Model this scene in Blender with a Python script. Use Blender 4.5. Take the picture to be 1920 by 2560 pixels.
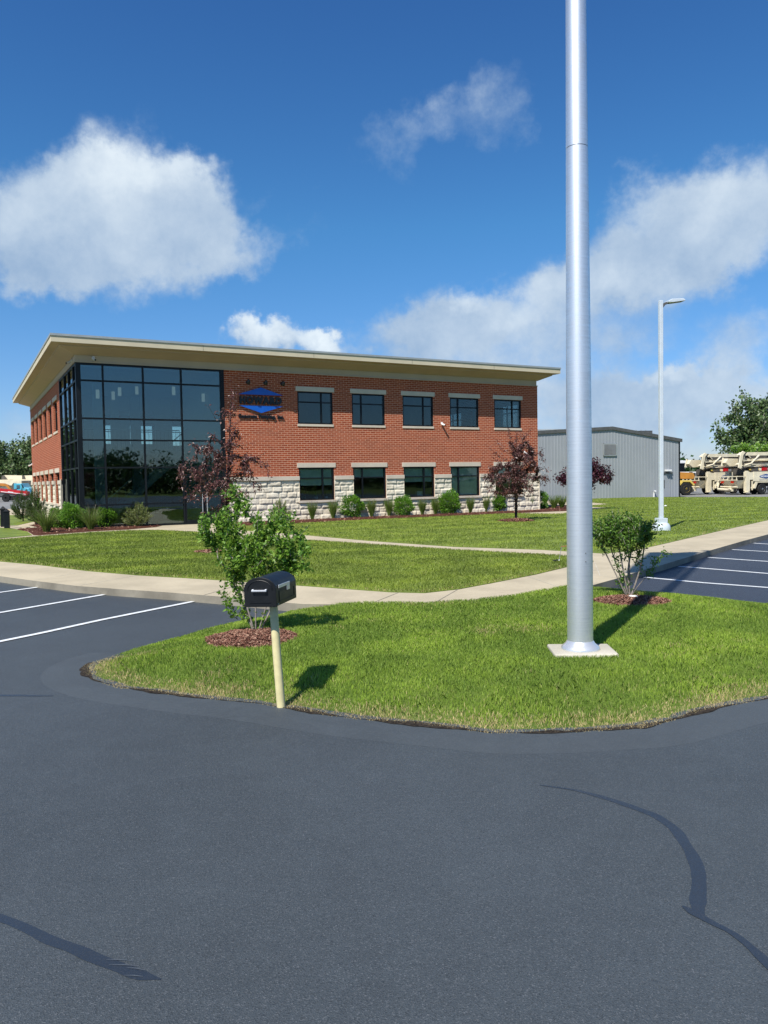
import bpy, bmesh, math, random
import numpy as np
from mathutils import Vector, Matrix, noise as mn
from mathutils.geometry import delaunay_2d_cdt
PI=math.pi; rad=math.radians
for o in list(bpy.data.objects): bpy.data.objects.remove(o)
scn=bpy.context.scene
COL=scn.collection
# ------------------------------------------------------------------ camera
F_PX=1960.; PITCH=rad(2.345); ROLL=.01707; CAMH=2.0      # photo is 1920 x 2560 px
Fv=Vector((0,math.cos(PITCH),-math.sin(PITCH)))
R0=Vector((1,0,0)); U0=Vector((0,math.sin(PITCH),math.cos(PITCH)))
Rv=R0*math.cos(ROLL)-U0*math.sin(ROLL); Uv=U0*math.cos(ROLL)+R0*math.sin(ROLL)
cd=bpy.data.cameras.new('camera'); cam=bpy.data.objects.new('camera',cd); COL.objects.link(cam)
M=Matrix((Rv,Uv,-Fv)).transposed().to_4x4(); M.translation=(0,0,CAMH); cam.matrix_world=M
cd.sensor_fit='VERTICAL'; cd.sensor_height=36; cd.sensor_width=27; cd.lens=F_PX/2560*36
cd.clip_start=.05; cd.clip_end=6000
scn.camera=cam
scn.render.resolution_x=768; scn.render.resolution_y=1024
# surveyed from the photo: pixel -> direction / ground point / point at a distance
def ray(x,y): return Fv+Rv*((x-960)/F_PX)+Uv*((1280-y)/F_PX)
def G(x,y,z=0.):
    d=ray(x,y); t=(z-CAMH)/d.z; return (d.x*t,d.y*t)
def PY(x,y,Y):
    d=ray(x,y); t=Y/d.y; return (d.x*t,Y,CAMH+d.z*t)
# ------------------------------------------------------------------ light
SUN_EL=53.0; SUN_DIR=28.3    # shadows fall towards +28.3 deg (clockwise from +Y)
scn.view_settings.view_transform='Standard'; scn.view_settings.look='None'
scn.view_settings.exposure=0.35; scn.view_settings.gamma=1
sd=bpy.data.lights.new('sun','SUN'); sun=bpy.data.objects.new('sun',sd); COL.objects.link(sun)
sd.energy=5.0; sd.angle=rad(.53); sd.color=(1,.955,.88)
ld=Vector((math.sin(rad(SUN_DIR))*math.cos(rad(SUN_EL)),math.cos(rad(SUN_DIR))*math.cos(rad(SUN_EL)),-math.sin(rad(SUN_EL))))
sun.rotation_euler=ld.to_track_quat('-Z','Y').to_euler()
sun.location=(-10,-10,40)
W=bpy.data.worlds.new('World'); scn.world=W; W.use_nodes=True
wt=W.node_tree; wt.nodes.clear()
class NT:
    def __init__(s,t): s.t=t
    def n(s,ty,**k):
        nd=s.t.nodes.new(ty)
        for a,b in k.items():
            if a.startswith('i_'): nd.inputs[a[2:].replace('_',' ')].default_value=b
            else: setattr(nd,a,b)
        return nd
    def l(s,a,b): s.t.links.new(a,b)
    def setin(s,sock,v):
        if hasattr(v,'is_output') or isinstance(v,bpy.types.NodeSocket): s.l(v,sock)
        elif v is not None: sock.default_value=v
    def m(s,op,a,b=None,c=None,clamp=False):
        nd=s.t.nodes.new('ShaderNodeMath'); nd.operation=op; nd.use_clamp=clamp
        s.setin(nd.inputs[0],a); s.setin(nd.inputs[1],b)
        if c is not None: s.setin(nd.inputs[2],c)
        return nd.outputs[0]
    def vm(s,op,a,b=None):
        nd=s.t.nodes.new('ShaderNodeVectorMath'); nd.operation=op
        s.setin(nd.inputs[0],a)
        if b is not None: s.setin(nd.inputs[1],b)
        return nd.outputs['Value'] if op in('LENGTH','DOT_PRODUCT') else nd.outputs[0]
    def mr(s,v,a,b,c=0.,d=1.,sm=True):
        nd=s.t.nodes.new('ShaderNodeMapRange')
        if sm: nd.interpolation_type='SMOOTHSTEP'
        for i,q in enumerate((v,a,b,c,d)): s.setin(nd.inputs[i],q)
        return nd.outputs[0]
    def mix(s,f,a,b,bt='MIX'):
        nd=s.t.nodes.new('ShaderNodeMix'); nd.data_type='RGBA'; nd.blend_type=bt
        s.setin(nd.inputs[0],f)
        for i,q in ((6,a),(7,b)):
            if isinstance(q,tuple) and len(q)==3: q=(*q,1)
            s.setin(nd.inputs[i],q)
        return nd.outputs[2]
    def noise(s,vec,sc,det=4,rough=.55,dim='3D',dist=0.):
        nd=s.t.nodes.new('ShaderNodeTexNoise'); nd.noise_dimensions=dim
        nd.inputs['Scale'].default_value=sc; nd.inputs['Detail'].default_value=det
        nd.inputs['Roughness'].default_value=rough; nd.inputs['Distortion'].default_value=dist
        if vec is not None: s.l(vec,nd.inputs['Vector'])
        return nd
def build_sky():
    N=NT(wt)
    sky=N.n('ShaderNodeTexSky',sky_type='NISHITA',sun_disc=False)
    sky.sun_elevation=rad(SUN_EL); sky.sun_rotation=rad(SUN_DIR+180)
    sky.air_density=1.0; sky.dust_density=.35; sky.ozone_density=2.2; sky.altitude=100
    hs=N.n('ShaderNodeHueSaturation'); hs.inputs['Saturation'].default_value=1.2; hs.inputs['Value'].default_value=1.0
    N.l(sky.outputs[0],hs.inputs['Color'])
    tc=N.n('ShaderNodeTexCoord'); gen=tc.outputs['Generated']
    sep=N.n('ShaderNodeSeparateXYZ'); N.l(gen,sep.inputs[0])
    rp=N.n('ShaderNodeValToRGB'); e=rp.color_ramp.elements; e.new(.5)
    for i,(p,c) in enumerate([(0.,(.60,.66,.96)),(.3,(.53,.86,1.02)),(.56,(.46,.71,.97))]): e[i].position=p; e[i].color=(*c,1)
    N.l(sep.outputs[2],rp.inputs[0])
    skyc=N.vm('SCALE',N.mix(1.,hs.outputs[0],rp.outputs[0],'MULTIPLY')); skyc.node.inputs['Scale'].default_value=1.27
    yy=N.m('MAXIMUM',sep.outputs[1],.05)
    cb=N.n('ShaderNodeCombineXYZ')
    N.l(N.m('DIVIDE',sep.outputs[0],yy),cb.inputs[0]); N.l(N.m('DIVIDE',sep.outputs[2],yy),cb.inputs[1])
    P=cb.outputs[0]
    # billowing: warp the direction by noise
    nz=N.noise(gen,5.5,5,.6); w=N.vm('MULTIPLY',N.vm('SUBTRACT',nz.outputs['Color'],(.5,.5,.5)),(.16,.12,0))
    nz2=N.noise(gen,22,5,.65); w2=N.vm('MULTIPLY',N.vm('SUBTRACT',nz2.outputs['Color'],(.5,.5,.5)),(.055,.055,0))
    nz3=N.noise(gen,70,4,.6); w3=N.vm('MULTIPLY',N.vm('SUBTRACT',nz3.outputs['Color'],(.5,.5,.5)),(.016,.016,0))
    Pw=N.vm('ADD',N.vm('ADD',N.vm('ADD',P,w),w2),w3)
    def blobs(lst,base):
        acc=None
        for (cx,cy,rx,ry,wgt,rot) in lst:
            d=ray(cx,cy); c=(d.x/d.y,d.z/d.y,0)
            v=N.vm('SUBTRACT',base,c)
            if rot:
                vr=N.n('ShaderNodeVectorRotate',rotation_type='Z_AXIS'); vr.inputs['Angle'].default_value=rad(-rot)
                N.l(v,vr.inputs['Vector']); v=vr.outputs[0]
            v=N.vm('MULTIPLY',v,(F_PX/rx,F_PX/ry,0))
            q=N.mr(N.vm('LENGTH',v),1.,0.,0.,wgt)
            acc=q if acc is None else N.m('ADD',acc,q)
        return acc
    D=[(60,560,330,240,1.35,0),(300,500,300,230,1.4,0),(480,530,200,190,1.3,0),(330,640,360,170,1.1,0),(60,690,240,90,.7,0),(620,620,160,100,.6,15),(560,680,190,80,.35,10),(675,480,80,50,.28,30),
       (1000,330,250,100,.5,20),(1230,230,230,120,.5,40),(1010,440,90,100,.3,0),(1250,330,150,80,.3,20),
       (1640,540,290,160,.95,15),(1880,520,280,210,1.1,20),(1580,670,370,140,.95,0),(1380,720,320,110,.75,10),(1800,650,250,110,.55,10),
       (1130,790,240,120,.95,5),(1300,850,460,150,.8,0),(1000,860,300,100,.75,0),(1600,800,420,110,.35,5),(1250,940,420,90,.5,0),
       (640,850,150,70,1.5,0),(790,862,110,55,1.3,0),
       (1700,1010,500,130,1.,0),(1450,1000,260,90,.75,0),(1860,850,190,130,.75,20),(1650,940,120,40,.5,10),(1420,1090,500,90,.6,0),(1800,960,360,100,.8,0),(1600,1080,300,60,.5,0),
       (40,1060,150,90,.45,0),(1800,1130,400,60,.4,0)]
    S=blobs(D,Pw)
    fine=N.noise(gen,10,9,.66); S2=N.m('ADD',S,N.m('MULTIPLY',N.m('SUBTRACT',fine.outputs[0],.5),1.15))
    dens=N.mr(S2,.15,1.08)
    # clouds elsewhere round the sky
    far=N.noise(gen,2.2,7,.6); df=N.m('MULTIPLY',N.mr(far.outputs[0],.52,.72),N.mr(sep.outputs[1],.15,-.05))
    df=N.m('MULTIPLY',df,N.mr(sep.outputs[2],0.,.12))
    dens=N.m('MAXIMUM',dens,df)
    dens=N.m('MULTIPLY',dens,.92)
    Bl=[(60,520,260,170,.5,0),(300,420,230,120,.8,0),(480,430,160,110,.6,0),(330,520,250,170,.35,0),(1150,740,130,70,.7,15),(1300,740,180,80,.4,15),(1850,450,220,140,.45,20),(1560,690,260,70,.35,0),
        (640,830,150,70,1.2,0),(790,850,110,55,1.2,0),(1650,930,130,45,.5,10),(1600,505,180,80,.25,10)]
    Bs=blobs(Bl,Pw)
    br=N.m('ADD',N.m('MULTIPLY',Bs,.62),N.m('MULTIPLY',N.m('SUBTRACT',N.m('ADD',N.m('MULTIPLY',nz.outputs[0],.5),N.m('MULTIPLY',fine.outputs[0],.5)),.40),1.9),clamp=True)
    cc=N.mix(br,(3.3,4.6,6.4),(8.9,9.7,10.1))
    out=N.mix(dens,skyc,cc)
    bg=N.n('ShaderNodeBackground'); bg.inputs[1].default_value=.082
    N.l(out,bg.inputs[0]); wo=N.n('ShaderNodeOutputWorld'); N.l(bg.outputs[0],wo.inputs[0])
build_sky()
# ------------------------------------------------------------------ materials
MATS={}
def newmat(name):
    m=bpy.data.materials.new(name); m.use_nodes=True; t=m.node_tree
    b=t.nodes['Principled BSDF']; MATS[name]=m
    return m,NT(t),b
def prin(b,col=None,rough=None,metal=None,spec=None):
    if col is not None: b.inputs['Base Color'].default_value=(*col,1)
    if rough is not None: b.inputs['Roughness'].default_value=rough
    if metal is not None: b.inputs['Metallic'].default_value=metal
    if spec is not None: b.inputs['Specular IOR Level'].default_value=spec
def bump(N,b,h,strength=.3,dist=.01):
    bp=N.n('ShaderNodeBump'); bp.inputs['Strength'].default_value=strength; bp.inputs['Distance'].default_value=dist
    N.l(h,bp.inputs['Height']); N.l(bp.outputs[0],b.inputs['Normal'])
def simple(name,col,rough=.5,metal=0.,spec=.5,var=.12,sc=3.,bmp=0.):
    m,N,b=newmat(name); prin(b,col,rough,metal,spec)
    tc=N.n('ShaderNodeTexCoord'); nz=N.noise(tc.outputs['Object'],sc,6,.6)
    f=N.mr(nz.outputs[0],.3,.7)
    N.l(N.mix(f,tuple(c*(1-var) for c in col),tuple(min(1,c*(1+var)) for c in col)),b.inputs['Base Color'])
    N.l(N.mr(nz.outputs[0],.3,.7,max(0,rough-.06),min(1,rough+.06)),b.inputs['Roughness'])
    if bmp: bump(N,b,N.noise(tc.outputs['Object'],sc*30,4).outputs[0],bmp,.004)
    return m
def geo_rand(N):
    g=N.n('ShaderNodeNewGeometry'); return g.outputs['Random Per Island']
def ramp(N,f,stops):
    r=N.n('ShaderNodeValToRGB'); e=r.color_ramp.elements
    while len(e)<len(stops): e.new(.5)
    for i,(p,c) in enumerate(stops): e[i].position=p; e[i].color=(*c,1)
    N.l(f,r.inputs[0]); return r.outputs[0]
def asphalt(name,col,speck=1.,rough=.62):
    m,N,b=newmat(name); prin(b,col,rough,0,.45)
    tc=N.n('ShaderNodeTexCoord'); o=tc.outputs['Object']
    vo=N.n('ShaderNodeTexVoronoi'); vo.inputs['Scale'].default_value=190; N.l(o,vo.inputs['Vector'])
    sp=N.n('ShaderNodeSeparateColor'); N.l(vo.outputs['Color'],sp.inputs[0])
    big=N.noise(o,.35,5,.6); mid=N.noise(o,3.,5,.7); fin=N.noise(o,120,3,.7)
    c1=N.mix(N.mr(big.outputs[0],.3,.7),tuple(c*.86 for c in col),tuple(c*1.14 for c in col))
    c2=N.mix(N.m('MULTIPLY',N.mr(mid.outputs[0],.4,.75),.28),c1,tuple(c*1.5 for c in col))
    c3=N.mix(N.m('MULTIPLY',N.mr(sp.outputs[0],.80,1.),.55*speck),c2,(.14,.15,.16))
    c4=N.mix(N.m('MULTIPLY',N.mr(sp.outputs[1],.55,1.),.6*speck),c3,tuple(c*.4 for c in col))
    tr_=N.noise(o,.13,3,.5); c4=N.mix(N.mr(tr_.outputs[0],.45,.62,0,.22),c4,(col[0]*1.5,col[1]*1.42,col[2]*1.3))
    N.l(c4,b.inputs['Base Color'])
    N.l(N.mr(sp.outputs[2],0,1,rough-.14,rough+.2),b.inputs['Roughness'])
    h=N.m('ADD',N.m('MULTIPLY',vo.outputs['Distance'],1.),N.m('MULTIPLY',fin.outputs[0],.5))
    bump(N,b,h,.55*speck,.006)
    return m
asphalt('asphalt',(.048,.059,.067),.9)
asphalt('asphalt_lot',(.032,.038,.050),.4,.55)
asphalt('asphalt_berm',(.0505,.0615,.0695),.5,.7)
asphalt('sealer',(.023,.031,.043),.15,.42)
asphalt('asphalt_ridge',(.09,.105,.12),.2,.5)
asphalt('yard',(.20,.20,.19),.4,.8)
simple('line_paint',(.68,.70,.70),.6,0,.4,.1,9,.2)
def m_concrete(name,col,stain=.25):
    m,N,b=newmat(name); prin(b,col,.85,0,.3)
    tc=N.n('ShaderNodeTexCoord'); o=tc.outputs['Object']
    a=N.noise(o,.9,6,.65); c=N.noise(o,14,6,.7); f=N.noise(o,160,3,.6)
    x=N.mix(N.mr(a.outputs[0],.3,.7),tuple(k*(1-stain) for k in col),tuple(k*1.08 for k in col))
    x=N.mix(N.m('MULTIPLY',N.mr(c.outputs[0],.45,.8),.4),x,tuple(k*.72 for k in col))
    N.l(x,b.inputs['Base Color']); bump(N,b,f.outputs[0],.25,.003)
    return m
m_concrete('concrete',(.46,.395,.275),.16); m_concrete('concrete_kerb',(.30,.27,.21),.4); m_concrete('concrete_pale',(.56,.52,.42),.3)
m_concrete('cast_stone',(.60,.52,.42),.08)
def m_ground(name,stops,sc=1.2):
    m,N,b=newmat(name); prin(b,None,1,0,.1)
    tc=N.n('ShaderNodeTexCoord'); o=tc.outputs['Object']
    a=N.noise(o,sc,6,.7); c=N.noise(o,40,4,.7)
    f=N.m('ADD',N.m('MULTIPLY',a.outputs[0],.5),N.m('MULTIPLY',c.outputs[0],.5))
    N.l(ramp(N,f,stops),b.inputs['Base Color']); bump(N,b,c.outputs[0],.8,.03)
    return m
m_ground('soil_turf',[(.35,(.06,.10,.016)),(.5,(.11,.165,.03)),(.65,(.16,.20,.05))])
m_ground('field',[(.35,(.06,.09,.02)),(.5,(.09,.12,.03)),(.65,(.14,.15,.05))],.05)
def m_grass(name,a,bb,straw,tr=.3,stripe=False):
    m,N,b=newmat(name); prin(b,None,.55,0,.35)
    r=geo_rand(N); tc=N.n('ShaderNodeTexCoord'); o=tc.outputs['Object']
    pz=N.noise(o,.9,5,.65); pz2=N.noise(o,.22,3,.6)
    base=N.mix(N.mr(r,0,1,sm=False),a,bb)
    base=N.mix(N.m('MULTIPLY',N.mr(pz.outputs[0],.40,.68),.7),base,tuple(k*1.45 if i<2 else k for i,k in enumerate(bb)))
    if stripe:
        sx=N.n('ShaderNodeSeparateXYZ'); N.l(o,sx.inputs[0])
        w=N.m('SINE',N.m('ADD',N.m('MULTIPLY',N.m('ADD',N.m('MULTIPLY',sx.outputs[0],-.30),N.m('MULTIPLY',sx.outputs[1],.95)),2.6),N.m('MULTIPLY',pz2.outputs[0],5)))
        base=N.mix(N.mr(w,-.6,.6,0,.30),base,tuple(k*.62 for k in a))
    at=N.n('ShaderNodeAttribute'); at.attribute_name='dry'
    dry=N.m('ADD',at.outputs['Fac'],N.m('MULTIPLY',N.m('SUBTRACT',pz.outputs[0],.5),.3))
    thr=N.m('SUBTRACT',1.,dry)
    f=N.mr(N.m('SUBTRACT',r,thr),-.05,.12)
    base=N.mix(f,base,straw)
    N.l(base,b.inputs['Base Color'])
    t=N.n('ShaderNodeBsdfTranslucent'); N.l(base,t.inputs[0])
    mx=N.n('ShaderNodeMixShader'); mx.inputs[0].default_value=tr
    N.l(b.outputs[0],mx.inputs[1]); N.l(t.outputs[0],mx.inputs[2])
    N.l(mx.outputs[0],N.t.nodes['Material Output'].inputs[0])
    return m
m_grass('grass',(.125,.225,.026),(.280,.388,.064),(.62,.50,.25))
m_grass('lawn_far',(.135,.195,.026),(.225,.285,.052),(.40,.34,.15),.2,True)
def m_leaf(name,cols,tr=.3,rough=.42):
    m,N,b=newmat(name); prin(b,None,rough,0,.4)
    r=geo_rand(N); n=len(cols)
    c=ramp(N,r,[(i/(n-1) if n>1 else 0,k) for i,k in enumerate(cols)])
    N.l(c,b.inputs['Base Color'])
    t=N.n('ShaderNodeBsdfTranslucent'); N.l(N.mix(.5,c,tuple(min(1,k*1.5) for k in cols[-1])),t.inputs[0])
    mx=N.n('ShaderNodeMixShader'); mx.inputs[0].default_value=tr
    N.l(b.outputs[0],mx.inputs[1]); N.l(t.outputs[0],mx.inputs[2]); N.l(mx.outputs[0],N.t.nodes['Material Output'].inputs[0])
    return m
m_leaf('leaf_green',[(.055,.125,.014),(.10,.21,.024),(.16,.30,.036),(.27,.41,.065)],.36)
m_leaf('leaf_green_dark',[(.032,.078,.012),(.065,.14,.018),(.11,.21,.028),(.18,.30,.05)])
m_leaf('leaf_bright',[(.07,.17,.016),(.12,.26,.028),(.20,.38,.045)])
m_leaf('leaf_purple',[(.050,.018,.018),(.095,.032,.030),(.15,.060,.052),(.27,.17,.15)],.18,.33)
m_leaf('leaf_maroon',[(.022,.006,.012),(.045,.010,.02),(.08,.02,.03)],.15)
m_leaf('leaf_reedgrass',[(.07,.13,.02),(.13,.21,.035),(.20,.26,.06)])
m_leaf('leaf_seedhead',[(.12,.11,.06),(.20,.17,.10)])
m_leaf('leaf_pine',[(.022,.050,.012),(.045,.085,.018),(.085,.13,.03)],.15)
m_leaf('leaf_pine_pale',[(.07,.11,.02),(.13,.18,.04),(.30,.30,.12)],.15)
m_leaf('leaf_tree',[(.04,.08,.025),(.07,.13,.035),(.12,.19,.06),(.22,.27,.14)],.25)
m_leaf('leaf_wood',[(.02,.05,.012),(.035,.08,.018)],.2)
m_leaf('chips',[(.075,.028,.018),(.17,.065,.04),(.27,.13,.085),(.40,.25,.17)],0.,.8)
simple('edge_dirt',(.035,.028,.022),.95,0,.1,.6,30,.8)
simple('mulch_soil',(.075,.030,.020),.95,0,.1,.4,20,.6)
simple('bark',(.10,.085,.075),.8,0,.2,.35,14,.5); simple('bark_grey',(.24,.21,.18),.75,0,.2,.35,14,.4); simple('bark_dark',(.020,.016,.016),.8,0,.2,.3,14,.4)
simple('bark_pale',(.30,.28,.24),.8,0,.2,.3,2)
def m_brick():
    m,N,b=newmat('brick'); prin(b,None,.88,0,.25)
    uv=N.n('ShaderNodeUVMap'); 
    br=N.n('ShaderNodeTexBrick'); br.offset=.5; N.l(uv.outputs[0],br.inputs['Vector'])
    for k,v in (('Scale',1.),('Brick Width',.2913),('Row Height',.0971),('Mortar Size',.0082),('Mortar Smooth',.15),('Bias',-.1)): br.inputs[k].default_value=v
    br.inputs['Color1'].default_value=(.37,.078,.030,1); br.inputs['Color2'].default_value=(.25,.046,.018,1); br.inputs['Mortar'].default_value=(.70,.42,.29,1)
    nz=N.noise(uv.outputs[0],1.1,5,.6,'2D'); nf=N.noise(uv.outputs[0],60,3,.7,'2D')
    c=N.mix(N.m('MULTIPLY',N.mr(nz.outputs[0],.35,.7),.25),br.outputs[0],(.36,.12,.065))
    c=N.mix(N.m('MULTIPLY',N.mr(nf.outputs[0],.5,.8),.3),c,(.15,.045,.025))
    N.l(c,b.inputs['Base Color'])
    inv=N.m('SUBTRACT',1.,br.outputs['Fac']); bump(N,b,N.m('ADD',inv,N.m('MULTIPLY',nf.outputs[0],.2)),.6,.01)
m_brick()
simple('split_stone',(.66,.60,.49),.9,0,.2,.12,2.5,.5)
def m_stone():
    m,N,b=newmat('rock_stone'); prin(b,None,.9,0,.2)
    tc=N.n('ShaderNodeTexCoord'); o=tc.outputs['Object']; uv=N.n('ShaderNodeUVMap')
    at=N.n('ShaderNodeAttribute'); at.attribute_name='joint'
    nz=N.noise(o,1.6,5,.65); nf=N.noise(o,45,5,.7)
    c=N.mix(N.mr(nz.outputs[0],.3,.7),(.68,.60,.46),(.80,.73,.59))
    c=N.mix(N.m('MULTIPLY',N.mr(nf.outputs[0],.45,.75),.35),c,(.60,.53,.40))
    c=N.mix(N.m('MULTIPLY',at.outputs['Fac'],.7),c,(.48,.42,.33))
    N.l(c,b.inputs['Base Color']); bump(N,b,nf.outputs[0],.5,.012)
m_stone()
simple('frame_black',(.005,.007,.009),.45,0,.3,.2,2)
simple('black_paint',(.007,.008,.009),.42,0,.35,.2,6,.05)
simple('plastic_white',(.75,.75,.74),.35,0,.5,.05)
simple('silver',(.72,.73,.74),.3,.6,.5,.06)
simple('post_cream',(.70,.62,.33),.5,0,.4,.08,12,.1)
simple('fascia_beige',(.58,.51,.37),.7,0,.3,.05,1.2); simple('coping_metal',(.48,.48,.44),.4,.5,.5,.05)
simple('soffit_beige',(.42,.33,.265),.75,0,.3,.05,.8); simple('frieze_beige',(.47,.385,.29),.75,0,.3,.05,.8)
def m_lamp():
    m,N,b=newmat('lamp_glass'); prin(b,(.85,.85,.82),.4); b.inputs['Emission Color'].default_value=(1,.97,.9,1); b.inputs['Emission Strength'].default_value=.15
m_lamp()
simple('lamp_grey',(.60,.66,.70),.4,.1,.5,.05); simple('lamp_dark',(.10,.10,.10),.4)
simple('blind',(.78,.80,.74),.8); simple('wall_paint',(.50,.52,.50),.9,0,.2,.04); simple('floor_int',(.22,.21,.20),.5); simple('wall_int_blue',(.30,.36,.42),.9,0,.2,.04)
simple('sign_blue',(.004,.10,.50),.4,0,.5,.06); simple('sign_dark',(.010,.013,.016),.35,.2)
simple('pump_cream',(.74,.66,.47),.4,0,.5,.10,1.5); simple('pump_shadow',(.09,.08,.065),.6,0,.4,.3,3); simple('tyre',(.015,.015,.015),.8,0,.3); simple('rim',(.6,.6,.6),.3,.8)  # pump_shadow: dark truck parts, and the shade painted between the booms
simple('logo_blue',(.02,.07,.22),.4); simple('red_paint',(.45,.01,.015),.35,0,.5,.08); simple('orange_paint',(.45,.20,.03),.45); simple('yellow_paint',(.62,.46,.10),.45); simple('cyan_paint',(.08,.38,.50),.35)
simple('metal_dark',(.11,.11,.105),.5,.3); simple('roof_metal',(.50,.52,.50),.4,.5,.5,.08,1.); simple('steel_grey',(.3,.3,.3),.5,.3); simple('red_lens',(.5,.02,.01),.2)
simple('hair_rust',(.30,.14,.05),.6); simple('pot_white',(.7,.7,.7),.4); simple('pot_green',(.03,.10,.04),.4)
simple('flag_cloth',(.45,.1,.1),.9); simple('white_stone',(.78,.76,.68),.8,0,.3,.08,9,.4)
simple('hill_green',(.06,.10,.045),.95,0,.1,.35,.05)
def m_ribbed():
    m,N,b=newmat('ribbed_metal'); prin(b,None,.55,.1,.4)
    tc=N.n('ShaderNodeTexCoord'); nz=N.noise(tc.outputs['Object'],.5,5,.6)
    N.l(N.mix(N.mr(nz.outputs[0],.3,.7),(.285,.305,.325),(.315,.335,.355)),b.inputs['Base Color'])
m_ribbed()
def m_pole():
    m,N,b=newmat('brushed_aluminium'); prin(b,None,.4,.8,.5)
    tc=N.n('ShaderNodeTexCoord'); mp=N.n('ShaderNodeMapping'); mp.inputs['Scale'].default_value=(2,2,45); N.l(tc.outputs['Object'],mp.inputs[0])
    a=N.noise(mp.outputs[0],1.,5,.7); c=N.noise(tc.outputs['Object'],5,6,.65)
    f=N.m('ADD',N.m('MULTIPLY',a.outputs[0],.5),N.m('MULTIPLY',c.outputs[0],.5))
    N.l(N.mix(N.mr(f,.35,.65),(.72,.74,.75),(.90,.91,.91)),b.inputs['Base Color'])
    N.l(N.mr(f,.35,.65,.48,.38),b.inputs['Roughness']); bump(N,b,a.outputs[0],.12,.002)
m_pole()
def m_glass(name,tint,refl,rt):
    m=bpy.data.materials.new(name); m.use_nodes=True; t=m.node_tree; t.nodes.clear(); N=NT(t); MATS[name]=m
    tr=N.n('ShaderNodeBsdfTransparent'); tr.inputs[0].default_value=(*tint,1)
    gl=N.n('ShaderNodeBsdfGlossy'); gl.inputs['Color'].default_value=(*rt,1); gl.inputs['Roughness'].default_value=.012
    lw=N.n('ShaderNodeLayerWeight'); lw.inputs['Blend'].default_value=.35
    f=N.m('ADD',refl,N.m('MULTIPLY',lw.outputs['Fresnel'],.9),clamp=True)
    tc=N.n('ShaderNodeTexCoord'); nz=N.noise(tc.outputs['Object'],.7,2,.5)
    bp=N.n('ShaderNodeBump'); bp.inputs['Strength'].default_value=.04; bp.inputs['Distance'].default_value=.05
    N.l(nz.outputs[0],bp.inputs['Height']); N.l(bp.outputs[0],gl.inputs['Normal'])
    mx=N.n('ShaderNodeMixShader'); N.l(f,mx.inputs[0]); N.l(tr.outputs[0],mx.inputs[1]); N.l(gl.outputs[0],mx.inputs[2])
    o=N.n('ShaderNodeOutputMaterial'); N.l(mx.outputs[0],o.inputs[0])
m_glass('glass',(.68,.80,.77),.12,(.58,.66,.68))
m_glass('glass_window',(.80,.90,.87),.05,(.50,.56,.58))
m_glass('glass_clear',(.96,.98,.98),.02,(.8,.9,.95))
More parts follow.
